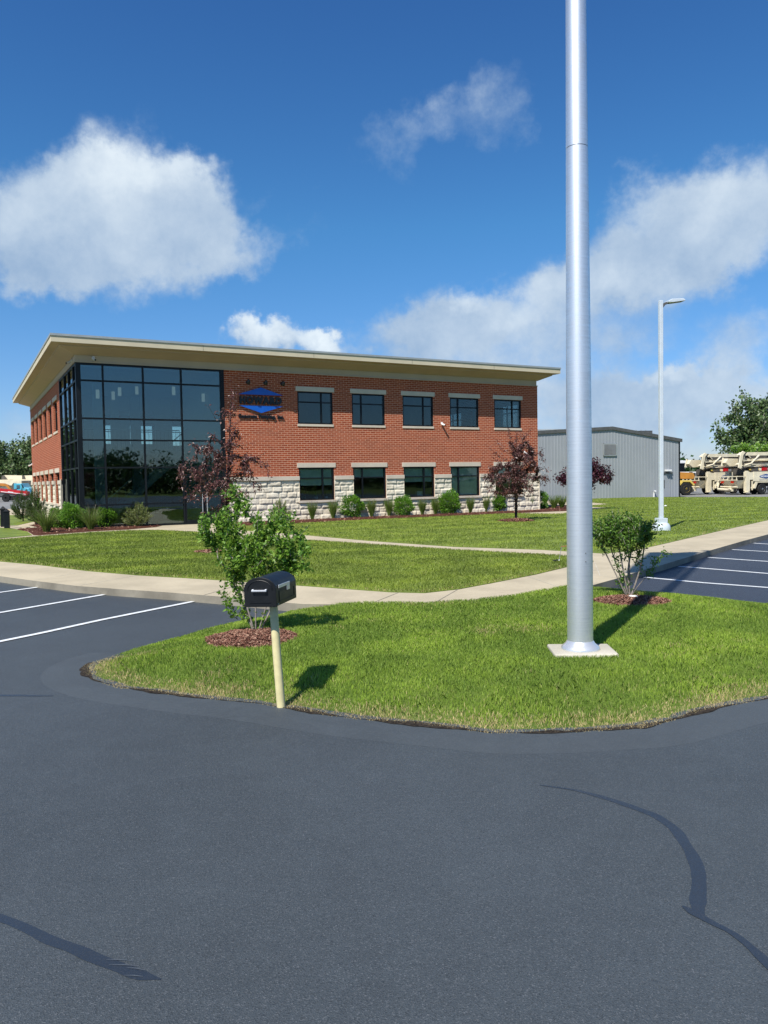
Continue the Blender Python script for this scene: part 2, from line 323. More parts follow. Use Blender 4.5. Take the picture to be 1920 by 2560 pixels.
# ------------------------------------------------------------------ helpers
def link(name,data,parent=None,loc=None,rot=None):
    o=bpy.data.objects.new(name,data); COL.objects.link(o)
    if parent is not None: o.parent=parent
    if loc is not None: o.location=loc
    if rot is not None: o.rotation_euler=rot
    return o
def tag(o,label=None,cat=None,group=None,kind=None):
    if label: o['label']=label
    if cat: o['category']=cat
    if group: o['group']=group
    if kind: o['kind']=kind
    return o
def thing(name,label,cat,loc=(0,0,0),rz=0.,group=None):
    return tag(link(name,None,None,loc,(0,0,rz)),label,cat,group)
def copy_tree(o,parent=None):
    c=o.copy(); COL.objects.link(c); c.parent=parent
    for ch in list(o.children): copy_tree(ch,c)
    return c
class MB:
    def __init__(s): s.v=[]; s.f=[]; s.mi=[]; s.cur=0
    def add(s,vs,fs):
        n=len(s.v); s.v+= [tuple(map(float,q)) for q in vs]; s.f+= [tuple(i+n for i in f) for f in fs]; s.mi+=[s.cur]*len(fs); return s
    def box(s,x0,x1,y0,y1,z0,z1,M=None):
        vs=[(x0,y0,z0),(x1,y0,z0),(x1,y1,z0),(x0,y1,z0),(x0,y0,z1),(x1,y0,z1),(x1,y1,z1),(x0,y1,z1)]
        if M is not None: vs=[M@Vector(q) for q in vs]
        return s.add(vs,[(3,2,1,0),(4,5,6,7),(0,1,5,4),(1,2,6,5),(2,3,7,6),(3,0,4,7)])
    def bar(s,a,b,w,h=None):
        a=Vector(a); b=Vector(b); d=b-a; L=d.length
        if L<1e-6: return s
        q=d.to_track_quat('X','Z').to_matrix().to_4x4(); q.translation=a; h=h or w
        return s.box(0,L,-w/2,w/2,-h/2,h/2,q)
    def tube(s,pts,rs,n=8,cap=True):
        pts=[Vector(p) for p in pts]
        if not hasattr(rs,'__len__'): rs=[rs]*len(pts)
        vs=[]; fs=[]; up=Vector((0,0,1)); k=len(pts)
        for i,p in enumerate(pts):
            t=(pts[min(i+1,k-1)]-pts[max(i-1,0)]).normalized()
            a=t.cross(up if abs(t.z)<.95 else Vector((1,0,0))).normalized(); b=t.cross(a)
            for j in range(n):
                an=2*PI*j/n; vs.append(p+(a*math.cos(an)+b*math.sin(an))*rs[i])
        for i in range(k-1):
            for j in range(n): fs.append((i*n+j,i*n+(j+1)%n,(i+1)*n+(j+1)%n,(i+1)*n+j))
        if cap: fs.append(tuple(range(n-1,-1,-1))); fs.append(tuple((k-1)*n+j for j in range(n)))
        return s.add(vs,fs)
    def lathe(s,prof,n=24,c=(0,0,0),M=None):
        vs=[];fs=[]
        for r,z in prof:
            for j in range(n):
                q=Vector((c[0]+r*math.cos(2*PI*j/n),c[1]+r*math.sin(2*PI*j/n),c[2]+z)); vs.append(M@q if M is not None else q)
        for i in range(len(prof)-1):
            for j in range(n): fs.append((i*n+j,i*n+(j+1)%n,(i+1)*n+(j+1)%n,(i+1)*n+j))
        fs.append(tuple(range(n-1,-1,-1))); fs.append(tuple((len(prof)-1)*n+j for j in range(n)))
        return s.add(vs,fs)
    def extr(s,poly,axis,a,b):   # 2D polygon extruded along axis
        def P(p,t): return {'x':(t,p[0],p[1]),'y':(p[0],t,p[1]),'z':(p[0],p[1],t)}[axis]
        n=len(poly); vs=[P(p,a) for p in poly]+[P(p,b) for p in poly]
        return s.add(vs,[tuple(range(n-1,-1,-1)),tuple(range(n,2*n))]+[(i,(i+1)%n,n+(i+1)%n,n+i) for i in range(n)])
    def build(s,name,mat,parent=None,smooth=False,bevel=0.,uv=True,fix=True,loc=None,rot=None):
        me=bpy.data.meshes.new(name); me.from_pydata(s.v,[],s.f); 
        if fix:
            bm=bmesh.new(); bm.from_mesh(me); bmesh.ops.recalc_face_normals(bm,faces=bm.faces); bm.to_mesh(me); bm.free()
        mats=mat if isinstance(mat,(list,tuple)) else [mat]
        for q in mats: me.materials.append(MATS[q])
        if len(mats)>1: me.polygons.foreach_set('material_index',s.mi)
        if smooth: me.polygons.foreach_set('use_smooth',[True]*len(me.polygons))
        if uv: boxuv(me)
        o=link(name,me,parent,loc,rot)
        if smooth: me.set_sharp_from_angle(angle=rad(40))
        if bevel:
            md=o.modifiers.new('bevel','BEVEL'); md.width=bevel; md.segments=2; md.limit_method='ANGLE'
        return o
def boxuv(me):
    u=me.uv_layers.new(name='UVMap').data
    for p in me.polygons:
        n=p.normal; ax=max(range(3),key=lambda i:abs(n[i]))
        for li in p.loop_indices:
            c=me.vertices[me.loops[li].vertex_index].co
            u[li].uv={0:(c.y,c.z),1:(c.x,c.z),2:(c.x,c.y)}[ax]
def npmesh(name,verts,faces,mat,parent=None,k=3,smooth=False,attr=None,loc=None):
    me=bpy.data.meshes.new(name); verts=np.asarray(verts,np.float32).reshape(-1,3); faces=np.asarray(faces,np.int32).reshape(-1,k)
    me.vertices.add(len(verts)); me.vertices.foreach_set('co',verts.ravel())
    me.loops.add(faces.size); me.loops.foreach_set('vertex_index',faces.ravel())
    me.polygons.add(len(faces)); me.polygons.foreach_set('loop_start',np.arange(0,faces.size,k,dtype=np.int32))
    if attr:
        for a,v in attr.items():
            at=me.attributes.new(a,'FLOAT','POINT'); at.data.foreach_set('value',np.asarray(v,np.float32))
    me.update(calc_edges=True)
    if smooth: me.polygons.foreach_set('use_smooth',[True]*len(me.polygons))
    me.materials.append(MATS[mat]); return link(name,me,parent,loc)
def text_mesh(body,size,depth,offset=0.,spacing=1.):
    c=bpy.data.curves.new('t','FONT'); c.body=body; c.size=size; c.extrude=depth/2; c.offset=offset; c.space_character=spacing; c.resolution_u=3
    o=bpy.data.objects.new('t',c); COL.objects.link(o); bpy.context.view_layer.update()
    me=bpy.data.meshes.new_from_object(o.evaluated_get(bpy.context.evaluated_depsgraph_get())); bpy.data.objects.remove(o)
    return me
def fit_text(name,body,mat,parent,x0,x1,z0,z1,y,depth,offset=.0,spacing=1.,stand=False):
    me=text_mesh(body,1.,.1,offset,spacing)
    co=np.array([v.co[:] for v in me.vertices]); mn_,mx_=co.min(0),co.max(0)
    s=np.array([(x1-x0)/(mx_[0]-mn_[0]),(z1-z0)/(mx_[1]-mn_[1]),depth/.1]); co=(co-[mn_[0],mn_[1],0])*s
    for v,c in zip(me.vertices,co): v.co=(x0+c[0],y-c[2],z0+c[1])
    me.materials.append(MATS[mat]); return link(name,me,parent)
def cdt(poly,step,jit=0.):
    n=len(poly); pts=[Vector(p) for p in poly]; xs=[p[0] for p in poly]; ys=[p[1] for p in poly]
    pa=np.array(poly)
    gx,gy=np.meshgrid(np.arange(min(xs),max(xs),step),np.arange(min(ys),max(ys),step)); q=np.c_[gx.ravel(),gy.ravel()]
    q=q[inside(q,pa)]; q=q[dist_poly(q,pa)>step*.35]
    pts+= [Vector(p) for p in q]
    r=delaunay_2d_cdt(pts,[(i,(i+1)%n) for i in range(n)],[],1,1e-5)
    return [tuple(v) for v in r[0]],[tuple(f) for f in r[2]]
def inside(q,pa):
    c=np.zeros(len(q),bool); x,y=q[:,0],q[:,1]; n=len(pa)
    for i in range(n):
        x1,y1=pa[i]; x2,y2=pa[(i+1)%n]
        if y1==y2: continue
        c^=((y1>y)!=(y2>y))&(x<(x2-x1)*(y-y1)/(y2-y1)+x1)
    return c
def dist_poly(q,pa,closed=True):
    d=np.full(len(q),1e9); n=len(pa)
    for i in range(n if closed else n-1):
        a=pa[i]; b=pa[(i+1)%n]; ab=b-a; t=np.clip(((q-a)@ab)/max(ab@ab,1e-12),0,1); d=np.minimum(d,np.linalg.norm(q-(a+t[:,None]*ab),axis=1))
    return d
def smooth_poly(pts,k=2,closed=True):
    for _ in range(k):
        out=[]; n=len(pts)
        for i in range(n if closed else n-1):
            a=np.array(pts[i]); b=np.array(pts[(i+1)%n]); out+= [tuple(a*.75+b*.25),tuple(a*.25+b*.75)]
        if not closed: out=[pts[0]]+out+[pts[-1]]
        pts=out
    return pts
def sheet(name,poly,z,mat,step=None,skirt=0.,skmat=None,kind='structure',zf=None):
    if step: vs,fs=cdt(poly,step)
    else:
        r=delaunay_2d_cdt([Vector(p) for p in poly],[(i,(i+1)%len(poly)) for i in range(len(poly))],[],1,1e-6); vs=[tuple(v) for v in r[0]]; fs=[tuple(f) for f in r[2]]
    m=MB(); m.add([(x,y,zf(x,y) if zf else z) for x,y in vs],fs)
    if skirt:
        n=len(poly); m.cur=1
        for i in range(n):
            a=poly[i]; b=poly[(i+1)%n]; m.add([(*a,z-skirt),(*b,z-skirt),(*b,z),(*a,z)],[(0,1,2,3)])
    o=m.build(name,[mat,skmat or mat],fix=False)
    me=o.data; 
    # top faces must look up
    bm=bmesh.new(); bm.from_mesh(me); bmesh.ops.recalc_face_normals(bm,faces=bm.faces)
    up=[f for f in bm.faces if f.material_index==0]
    if up and sum(f.normal.z for f in up)<0: bmesh.ops.reverse_faces(bm,faces=bm.faces)
    bm.to_mesh(me); bm.free()
    return tag(o,kind=kind)
rng=np.random.default_rng(7)
# ------------------------------------------------------------------ ground
tag(MB().add([(-1500,-600,-.02),(1500,-600,-.02),(1500,2400,-.02),(-1500,2400,-.02)],[(0,1,2,3)]).build('ground','field'),kind='structure')
sheet('road',[(-90,-40),(60,-40),(60,56),(40,50),(-14,20),(-90,62)],0.,'asphalt',4.)
Zk=.13
def GP(pts,z): return [G(x,y,z) for x,y in pts]
kl=GP([(0,1440.3),(84,1451.7),(190,1464.5),(295,1472.5),(422,1481),(540,1490.5),(620,1498),(711,1506.5)],Zk)
kb=GP([(760,1510),(860,1511),(935,1511),(1062,1509.6),(1188,1504.5),(1322,1484.5),(1416,1469),(1479,1463.6)],Zk)
kr=GP([(1539,1447),(1599,1428),(1673.7,1406.8),(1763,1379.5),(1860.5,1351.5),(1920,1335.8)],Zk)
dl=(kl[0][0]-kl[2][0],kl[0][1]-kl[2][1]); L=math.hypot(*dl)
left_far=(kl[0][0]+dl[0]/L*45,kl[0][1]+dl[1]/L*45)
dr=(kr[-1][0]-kr[-3][0],kr[-1][1]-kr[-3][1]); L=math.hypot(*dr)
right_far=(kr[-1][0]+dr[0]/L*55,kr[-1][1]+dr[1]/L*55)
yl=G(1560,1243.5,Zk); yr=G(1920,1242.5,Zk)
block=[left_far]+kl+kb+kr+[right_far,(right_far[0]+8,75),(yr[0]+8,yr[1]+.0),yr,yl,(10,60),(-12,62),(-24,64),(-60,66),(-75,60)]
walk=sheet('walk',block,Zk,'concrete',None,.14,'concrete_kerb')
# parking bays on both sides
al=[G(x,y) for x,y in [(-600,1600),(0,1457),(205,1480),(561,1507)]]
lot2=[G(x,y) for x,y in [(1470,1466),(1561,1478),(1651,1486),(1748,1492),(1920,1512)]]+[(14,13.5),(75,34),(75,70),(20,35),(6,17.5),(3.4,14.0)]
sheet('parking_lot_right',lot2,.005,'asphalt_lot',None)
yd=[(-140,66),(-24,64.6),(-12,62.6),(10,60.5),(yl[0],yl[1]+.5),(yr[0],yr[1]+.4),(yr[0]+8,yr[1]+.4),(140,90),(200,150),(-200,150)]
sheet('yard',yd,.02,'yard',None)
def strip(name,pts,ws,z,mat,kind='structure',open_=True):
    P=[Vector((p[0],p[1],0)) for p in pts]; m=MB(); vs=[]
    for i,p in enumerate(P):
        t=(P[min(i+1,len(P)-1)]-P[max(i-1,0)]).normalized(); nn=Vector((-t.y,t.x,0))*ws[i]/2
        vs+= [(p.x+nn.x,p.y+nn.y,z),(p.x-nn.x,p.y-nn.y,z)]
    m.add(vs,[(2*i,2*i+1,2*i+3,2*i+2) for i in range(len(P)-1)])
    o=m.build(name,mat,fix=False)
    bm=bmesh.new(); bm.from_mesh(o.data); bmesh.ops.recalc_face_normals(bm,faces=bm.faces)
    if sum(f.normal.z for f in bm.faces)<0: bmesh.ops.reverse_faces(bm,faces=bm.faces)
    bm.to_mesh(o.data); bm.free(); return tag(o,kind=kind)
def pline(pts,px=True):
    g=[G(x,y) for x,y in pts] if px else pts
    out=[]; ws=[]
    for i in range(len(g)-1):
        a=Vector(g[i]); b=Vector(g[i+1]); n=max(2,int((b-a).length/.25))
        for k in range(n+(i==len(g)-2)): out.append(a.lerp(b,k/n)); ws.append(.1+.012*mn.noise(Vector((out[-1].x*3,out[-1].y*3,0))))
    strip('parking_line',out,ws,.010,'line_paint')
def ext(a,b,L):
    a=Vector(a); b=Vector(b); return tuple(b+(b-a).normalized()*L)
for seg in ([(106,1467.3),(0,1482)],[(280.6,1484),(0,1532.7)],[(491.6,1503),(253,1551),(105.5,1583.4),(0,1605)],
            [(1610,1444),(1760,1458),(1920,1470)],[(1696,1416.8),(1800,1425),(1920,1434.8)],[(1770.8,1394.4),(1920,1404.5)],[(1830.6,1374.6),(1920,1380)],[(1883.7,1358.5),(1920,1361)]):
    g=[G(x,y) for x,y in seg]; tot=sum((Vector(g[i+1])-Vector(g[i])).length for i in range(len(g)-1))
    g.append(ext(g[-2],g[-1],max(.5,5.4-tot))); pline(g,False)
base_l=[Vector(G(280.6,1484)),Vector(G(106,1467.3))]; dd=base_l[1]-base_l[0]
for k in range(1,5):
    a=base_l[1]+dd*k; b=a+(Vector(G(0,1532.7))-base_l[0]).normalized()*5.4; pline([tuple(a),tuple(b)],False)
def crack(pts,ws,n=5,zs=.002):
    P=[Vector(G(x,y)) for x,y in pts]; out=[];w2=[]
    for i in range(len(P)-1):
        for k in range(n):
            t=k/n; out.append(P[i].lerp(P[i+1],t)); w2.append(ws[i]*(1-t)+ws[i+1]*t)
    out.append(P[-1]); w2.append(ws[-1])
    for _ in range(3):
        out=[out[0]]+[(out[i-1]+out[i]*2+out[i+1])/4 for i in range(1,len(out)-1)]+[out[-1]]
    w2=[w*(1+.22*mn.noise(Vector((p.x*9,p.y*9,3)))) for w,p in zip(w2,out)]; out=[p+Vector((mn.noise(Vector((p.x*5,p.y*5,7))),mn.noise(Vector((p.x*5,p.y*5,17)))))*.012 for p in out]
    strip('crack_seal',out,w2,zs,'sealer')
def o2(x,y): return (1340+x/2.86,1900+y/2.86)
crack([o2(*p) for p in [(30,180),(250,212),(450,255),(650,325),(850,395),(960,465),(1040,560),(1110,670),(1160,780),(1168,900),(1160,1010),(1170,1130)]],[.012,.025,.045,.055,.06,.06,.062,.066,.07,.072,.07,.05])
crack([o2(*p) for p in [(1045,1050),(1120,1095),(1250,1165),(1380,1225),(1500,1310),(1600,1400),(1680,1480),(1800,1600)]],[.01,.05,.035,.032,.04,.05,.055,.055],5,.0035)
def o3(x,y): return (x/2.404,1640+y/2.404)
crack([o3(*p) for p in [(-300,1460),(0,1580),(200,1655),(400,1745),(600,1830),(750,1885),(860,1925),(970,1945)]],[.05,.05,.055,.06,.06,.065,.055,.01])
crack([o3(*p) for p in [(-300,235),(-10,237),(160,240),(320,240)]],[.05,.05,.05,.02])
for (a,b) in (((640,1830),(800,1838)),((655,1860),(830,1868)),((760,1878),(870,1893)),((745,1925),(860,1932))):
    A=Vector(G(*o3(*a))); B_=Vector(G(*o3(*b))); strip('crack_seal_ridge',[A,A.lerp(B_,.5)+Vector((0,.004)),B_],[.002,.005,.002],.0045,'asphalt_ridge')
# ------------------------------------------------------------------ island lawn
isl_f=GP([(236,1706),(295,1723),(422,1739.6),(506,1751.5),(633,1763),(766.6,1784),(893,1803),(1020,1815.5),(1146,1828),(1231,1839),(1363,1838),(1486,1831),(1609,1824),(1691,1803),(1773,1781),(1855,1764),(1920,1752)],.0)
isl_r=[(isl_f[-1][0]+2.2,isl_f[-1][1]+.9),(isl_f[-1][0]+6,isl_f[-1][1]+3.5),(14,12.8)]
isl_b=GP([(1920,1510),(1748,1489.5),(1651,1483),(1561,1475.6),(1483,1466)],.02)
isl_w=GP([(1416,1468),(1322,1484),(1188.5,1504),(1062,1509.3),(935,1510.5),(860,1509),(800,1502)],Zk)
isl_l=GP([(741,1519),(703,1534),(612,1547.5),(548.5,1561.5),(464,1585.5),(380,1608),(295,1633),(223.6,1656),(207,1668),(211,1687)],.02)
def densify(p,step,amp,seed,closed=True):
    out=[]; n=len(p)
    for i in range(n):
        a=Vector(p[i]); b=Vector(p[(i+1)%n]); k=max(1,int((b-a).length/step)); t=(b-a).normalized(); nn=Vector((-t.y,t.x))
        for j in range(k):
            q=a.lerp(b,j/k); q=q+nn*amp*mn.noise(Vector((q.x*2.2,q.y*2.2,seed)))
            out.append((q.x,q.y))
    return out
isl=densify(isl_f+isl_r+isl_b+isl_w+isl_l,.22,.05,1)
isl_a=np.array(isl)
asph_edge=np.array(isl_b[::-1][::-1]) 
edgeA=np.array(isl_l+isl_f+isl_r+isl_b)
def isl_h(q):
    q=np.atleast_2d(q); d=dist_poly(q,edgeA,False); t=np.clip(d/1.1,0,1); return .008+.125*t*t*(3-2*t)
sheet('island_lawn',isl,0,'soil_turf',.3,0,None,'structure',lambda x,y: float(isl_h((x,y))[0]))
berm=[]
for i,p in enumerate(isl_l[-4:]+isl_f+isl_r[:2]): berm.append(p)
bp=np.array(berm); nb=len(bp); outer=[]
for i in range(nb):
    t=bp[min(i+1,nb-1)]-bp[max(i-1,0)]; t=t/np.linalg.norm(t); outer.append((bp[i][0]+t[1]*.42,bp[i][1]-t[0]*.42))
inner=[(p[0]-((bp[min(i+1,nb-1)]-bp[max(i-1,0)])/np.linalg.norm(bp[min(i+1,nb-1)]-bp[max(i-1,0)]))[1]*.12,p[1]+((bp[min(i+1,nb-1)]-bp[max(i-1,0)])/np.linalg.norm(bp[min(i+1,nb-1)]-bp[max(i-1,0)]))[0]*.12) for i,p in enumerate(bp)]
m=MB(); vs=[]
outer=smooth_poly(outer,2,False); inner=smooth_poly(inner,2,False)
for a,b in zip(inner,outer): vs+= [(a[0],a[1],.016),((a[0]*.4+b[0]*.6),(a[1]*.4+b[1]*.6),.012),(b[0],b[1],.0005)]
nn_=len(inner)
for i in range(nn_-1):
    for j in range(2): m.f.append((3*i+j,3*i+j+1,3*i+j+4,3*i+j+3))
m.v=vs; m.mi=[0]*len(m.f)
bo=m.build('asphalt_berm','asphalt_berm',fix=True)
if sum(p.normal.z for p in bo.data.polygons)<0: bo.data.flip_normals()
tag(bo,kind='structure')
MUL1=G(630,1596,.13); MUL2=G(1578,1503,.13)
def ell(c,rx,ry,rot,n=28,amp=.08,seed=0):
    return [(c[0]+math.cos(rot)*rx*math.cos(a)*(1+amp*mn.noise(Vector((math.cos(a)*2,math.sin(a)*2,seed))))-math.sin(rot)*ry*math.sin(a),
             c[1]+math.sin(rot)*rx*math.cos(a)+math.cos(rot)*ry*math.sin(a)*(1+amp*mn.noise(Vector((math.cos(a)*2,math.sin(a)*2,seed+9))))) for a in [2*PI*i/n for i in range(n)]]
rings=[(MUL1,.57,.62,.0,1),(MUL2,.60,.55,0.,2)]
def blades(area_q,h,w,lean,hs,seed):
    r=np.random.default_rng(seed); n=len(area_q)
    ang=r.uniform(0,2*PI,n); la=r.uniform(0,2*PI,n); ln=np.abs(r.normal(0,lean,n))*hs; W_=w*r.uniform(.6,1.3,n)
    dx=np.cos(ang)*W_/2; dy=np.sin(ang)*W_/2
    x,y,z=area_q.T
    a=np.c_[x-dx,y-dy,z-.004]; b=np.c_[x+dx,y+dy,z-.004]; c=np.c_[x+np.cos(la)*ln,y+np.sin(la)*ln,z+hs]
    m1=np.c_[x-dx*.8+np.cos(la)*ln*.35,y-dy*.8+np.sin(la)*ln*.35,z+hs*.6]; m2=np.c_[x+dx*.8+np.cos(la)*ln*.35,y+dy*.8+np.sin(la)*ln*.35,z+hs*.6]
    v=np.stack([a,b,m2,c,m1],1).reshape(-1,3); f=(np.arange(n)*5)[:,None]+np.array([0,1,2,3,4]); return v,f
def scatter(pa,n,seed):
    r=np.random.default_rng(seed); lo,hi=pa.min(0),pa.max(0); q=r.uniform(lo,hi,(n,2)); return q[inside(q,pa)]
def in_view(q,marg=.03,ymax=1e9):
    y=np.maximum(q[:,1],.1); t=q[:,0]/y; return (q[:,1]>3)&(t>-.49-marg)&(t<.49+marg)&(q[:,1]<ymax)
def island_grass():
    q=scatter(isl_a,760000,3); q=q[in_view(q,.12)]
    # thin with distance
    r=np.random.default_rng(5); keep=r.uniform(0,1,len(q))<np.clip(9./q[:,1],.0,1.)**1.2; q=q[keep]
    for (c,rx,ry,ro,sd) in rings: q=q[((q[:,0]-c[0])/(rx*.96))**2+((q[:,1]-c[1])/(ry*.96))**2>1]
    pad=(np.abs(q[:,0]-2.085)<.34)&(np.abs(q[:,1]-8.29)<.26); q=q[~pad]
    z=isl_h(q); de=dist_poly(q,edgeA,False)
    cl=np.array([mn.noise(Vector((a*1.1,b*1.1,0))) for a,b in q[::1]]) if len(q)<1 else None
    hs=(.026+.014*np.random.default_rng(8).uniform(0,1,len(q)))*np.clip(.45+de*2.0,.4,1)
    nr=np.sin(q[:,0]*3.1+np.sin(q[:,1]*2.3)*2)*np.sin(q[:,1]*2.7+np.cos(q[:,0]*1.9)*2)
    hs*=1+.25*nr; hs*=np.clip(q[:,1]/9.,1,1.5)
    dry=np.clip(1.0-de/.42,0,1)*1.0+np.clip(.8-de/1.2,0,1)*.16*(nr>-.2)+.03
    far=dist_poly(q,np.array(isl_b+isl_w+isl_l[:7]),False); dry=np.where(far<de+.05,.05,dry); pn=np.array([mn.noise(Vector((a*.9,b*.9,4.)))+.6*mn.noise(Vector((a*2.9,b*2.9,9.))) for a,b in q]); dry+=np.clip(pn-.45,0,1)*.7; hs*=1+.25*np.clip(pn,-1,1)
    v,f=blades(np.c_[q,z],None,.0052*np.clip(q[:,1]/8.,.9,2.)[:],.55,hs,9)
    o=npmesh('grass',v,f,'grass',k=5,attr={'dry':np.repeat(dry,5)})
    tag(o,'mown green grass on the front island, straw coloured along the asphalt edge','grass',kind='stuff')
island_grass()
dp=densify(isl_l[-3:]+isl_f+isl_r[:1],.06,.0,1,False)[:-1]; dp=[p for p in dp if p[1]<9.6]
dpp=[];dw=[]
for i,p in enumerate(dp):
    t=Vector(dp[min(i+1,len(dp)-1)])-Vector(dp[max(i-1,0)])
    if t.length<1e-6 or t.length>.5: continue
    t.normalize(); nn=Vector((-t.y,t.x)); k=mn.noise(Vector((p[0]*1.7,p[1]*1.7,3))); dpp.append(Vector(p)+nn*(.015+.02*mn.noise(Vector((p[0]*6,p[1]*6,5))))); dw.append(max(.006,.028+.13*k+.05*mn.noise(Vector((p[0]*9,p[1]*9,8)))))
strip('edge_dirt',dpp,dw,.019,'edge_dirt')
# ------------------------------------------------------------------ lawns inside the walks
lowerL=GP([(0,1404),(97,1412.6),(219.4,1428),(346,1438.8),(443,1444.3),(544,1450.6),(749.7,1464.5),(876,1473.7),(977.6,1481),(1062,1483),(1146,1473.7),(1230.7,1458),(1340,1436.5),(1415,1418.5),(1484,1404.5),(1412,1391),(1134,1375),(917,1361),(750,1350),(600,1339),(500,1331.5),(395,1326),(320,1327.5),(231,1332),(96,1342),(0,1350)],Zk)
d1=Vector(lowerL[0])-Vector(lowerL[2]); d1.normalize(); d2=Vector(lowerL[-1])-Vector(lowerL[-2]); d2.normalize()
lowerL=lowerL+[tuple(Vector(lowerL[-1])+d2*14),tuple(Vector(lowerL[0])+d1*22)]
upperL=GP([(560,1322),(650,1330),(741,1336),(917,1352),(1134,1367.3),(1351,1374.6),(1500,1383.5),(1509,1384.3),(1584,1377.2),(1673.7,1356.6),(1785.8,1330.6),(1920,1300.6)],Zk)
ue=Vector(upperL[-1])+(Vector(upperL[-1])-Vector(upperL[-3])).normalized()*55
strip_r=GP([(1403,1285.2),(1286,1283.6),(1134,1290.2),(917,1299.6),(743,1308.6),(640,1313.5),(560,1318)],Zk)
BEDR=[(15.5,46.5),(11.5,46.2),(9.6,44.3)]
upperL=upperL+[tuple(ue),(yr[0]+7.6,yr[1]-.3),(yr[0],yr[1]-.2),(yl[0],yl[1]-.2),(14.5,63.2),(15.0,52),(12.2,49.2),(13.2,46.0)]+[tuple(G(1430,1279,Zk))]+strip_r
leftW=GP([(-60,1352),(0,1346),(81,1338.6),(69,1330),(36,1322.5),(0,1319.6),(-60,1319)],Zk)
backL=[(-17.5,37.4),(-19,44),(-23,50),(-40,60),(-60,64),(-45,46),(-30,36),(-21,36.2)]
for nm,poly in (('lawn_near_building',lowerL),('lawn_beyond_path',upperL),('lawn_left_wedge',leftW),('lawn_left_rear',backL)):
    sheet(nm,poly,Zk+.012,'lawn_far',1.2,.02,'soil_turf')
def lawn_grass(poly,n,seed,label,ymax,w=.011):
    pa=np.array(poly); q=scatter(pa,n,seed); q=q[in_view(q,.05,ymax)]
    r=np.random.default_rng(seed); q=q[r.uniform(0,1,len(q))<np.clip(14./q[:,1],0,1)**1.3]
    for c in TREERINGS: q=q[(q[:,0]-c[0])**2+(q[:,1]-c[1])**2>c[2]**2*.9]
    de=dist_poly(q,pa); nr=np.sin(q[:,0]*1.3+np.sin(q[:,1]*1.1)*2)*np.sin(q[:,1]*1.2+np.cos(q[:,0]*.9)*2)
    hs=(.03+.018*r.uniform(0,1,len(q)))*(1+.15*nr)
    v,f=blades(np.c_[q,np.full(len(q),Zk+.012)],None,w*np.clip(q[:,1]/14.,.8,3.),.6,hs,seed)
    dry=np.clip(.6-de/.5,0,1)*.5+.03
    o=npmesh('grass',v,f,'lawn_far',k=5,attr={'dry':np.repeat(dry,5)}); tag(o,label,'grass',kind='stuff')
TREERINGS=[(*G(540,1380,.13),.62),(*G(1290,1303,.13),.80)]
lawn_grass(lowerL,900000,21,'short striped lawn between the curved walk and the glass corner',60)
lawn_grass(upperL,1500000,22,'short lawn between the diagonal path and the planting bed',78)
# expansion joints in the walk (tooled grooves, darker and lighter lines)
for a,b in [((97,1411.6),(0,1426)),((219,1428),(84,1451)),((1146,1473),(1085,1508)),((345,1438),(200,1464)),((620,1456),(510,1488)),((1320,1441),(1400,1469)),((1415,1420),(1530,1430)),((1486,1405),(1500,1440)),
            ((1620,1368),(1770,1378)),((1790,1331),(1905,1340)),((1000,1480),(925,1510)),((1415,1431),(1545,1444))]:
    A=Vector(G(*a,Zk)); B_=Vector(G(*b,Zk)); strip('walk_joint',[A,A.lerp(B_,.5),B_],[.014]*3,Zk+.004,'concrete_pale' if a[0]<400 or a[0]>1300 else 'concrete_kerb')
# ------------------------------------------------------------------ mulch
def chips(poly,zfun,n,size,parent,seed,name='chips'):
    pa=np.array(poly); q=scatter(pa,n,seed); r=np.random.default_rng(seed); n=len(q)
    z=np.array([zfun(x,y) for x,y in q])+.006; a=r.uniform(0,PI,n); l=size*r.uniform(.5,1.5,n); w=l*r.uniform(.16,.4,n); t1=r.normal(0,.35,n)*l; t2=r.normal(0,.35,n)*w
    ca,sa=np.cos(a),np.sin(a)
    def c(i,j): return np.c_[q[:,0]+ca*l*i/2-sa*w*j/2,q[:,1]+sa*l*i/2+ca*w*j/2,z+t1*i/2+t2*j/2+.005]
    v=np.stack([c(-1,-1),c(1,-1),c(1,1),c(-1,1)],1).reshape(-1,3); f=(np.arange(n)*4)[:,None]+np.arange(4)
    return npmesh(name,v,f,'chips',parent,k=4)
def mound(name,label,poly,h,z0,n,size,seed,gr=None):
    pa=np.array(poly); c=pa.mean(0); md=dist_poly(c[None],pa)[0]
    def zf(x,y):
        d=float(dist_poly(np.array([[x,y]]),pa)[0]) if inside(np.array([[x,y]]),pa)[0] else 0.
        t=min(1,d/md); return z0+h*(1-(1-t)**2)+.012*mn.noise(Vector((x*6,y*6,seed)))
    vs,fs=cdt(poly,max(.1,md/6)); m=MB(); m.add([(x,y,zf(x,y)) for x,y in vs],fs); o=m.build(name,'mulch_soil',smooth=True)
    if sum(p.normal.z for p in o.data.polygons)<0: o.data.flip_normals()
    tag(o,label,'mulch',gr,'stuff')
    if n: chips(poly,zf,n,size,o,seed)
    return o
for (c,rx,ry,ro,sd),lb in zip(rings,('red brown bark mulch ring round the shrub behind the mailbox','red brown bark mulch ring round the shrub right of the tall pole')):
    mound('mulch',lb,ell(c,rx,ry,ro,32,.12,sd),.07,.115,9000,.028,sd,'bark mulch rings')
mound('mulch','bark mulch patch under the tall purple tree before the glass corner',ell(TREERINGS[0][:2],.62,.5,.3,24,.1,5),.05,.14,1500,.05,5,'bark mulch rings')
mound('mulch','bark mulch mound round the small purple tree on the far lawn',ell(TREERINGS[1][:2],.78,.75,.0,24,.1,6),.10,.14,2500,.06,6,'bark mulch rings')
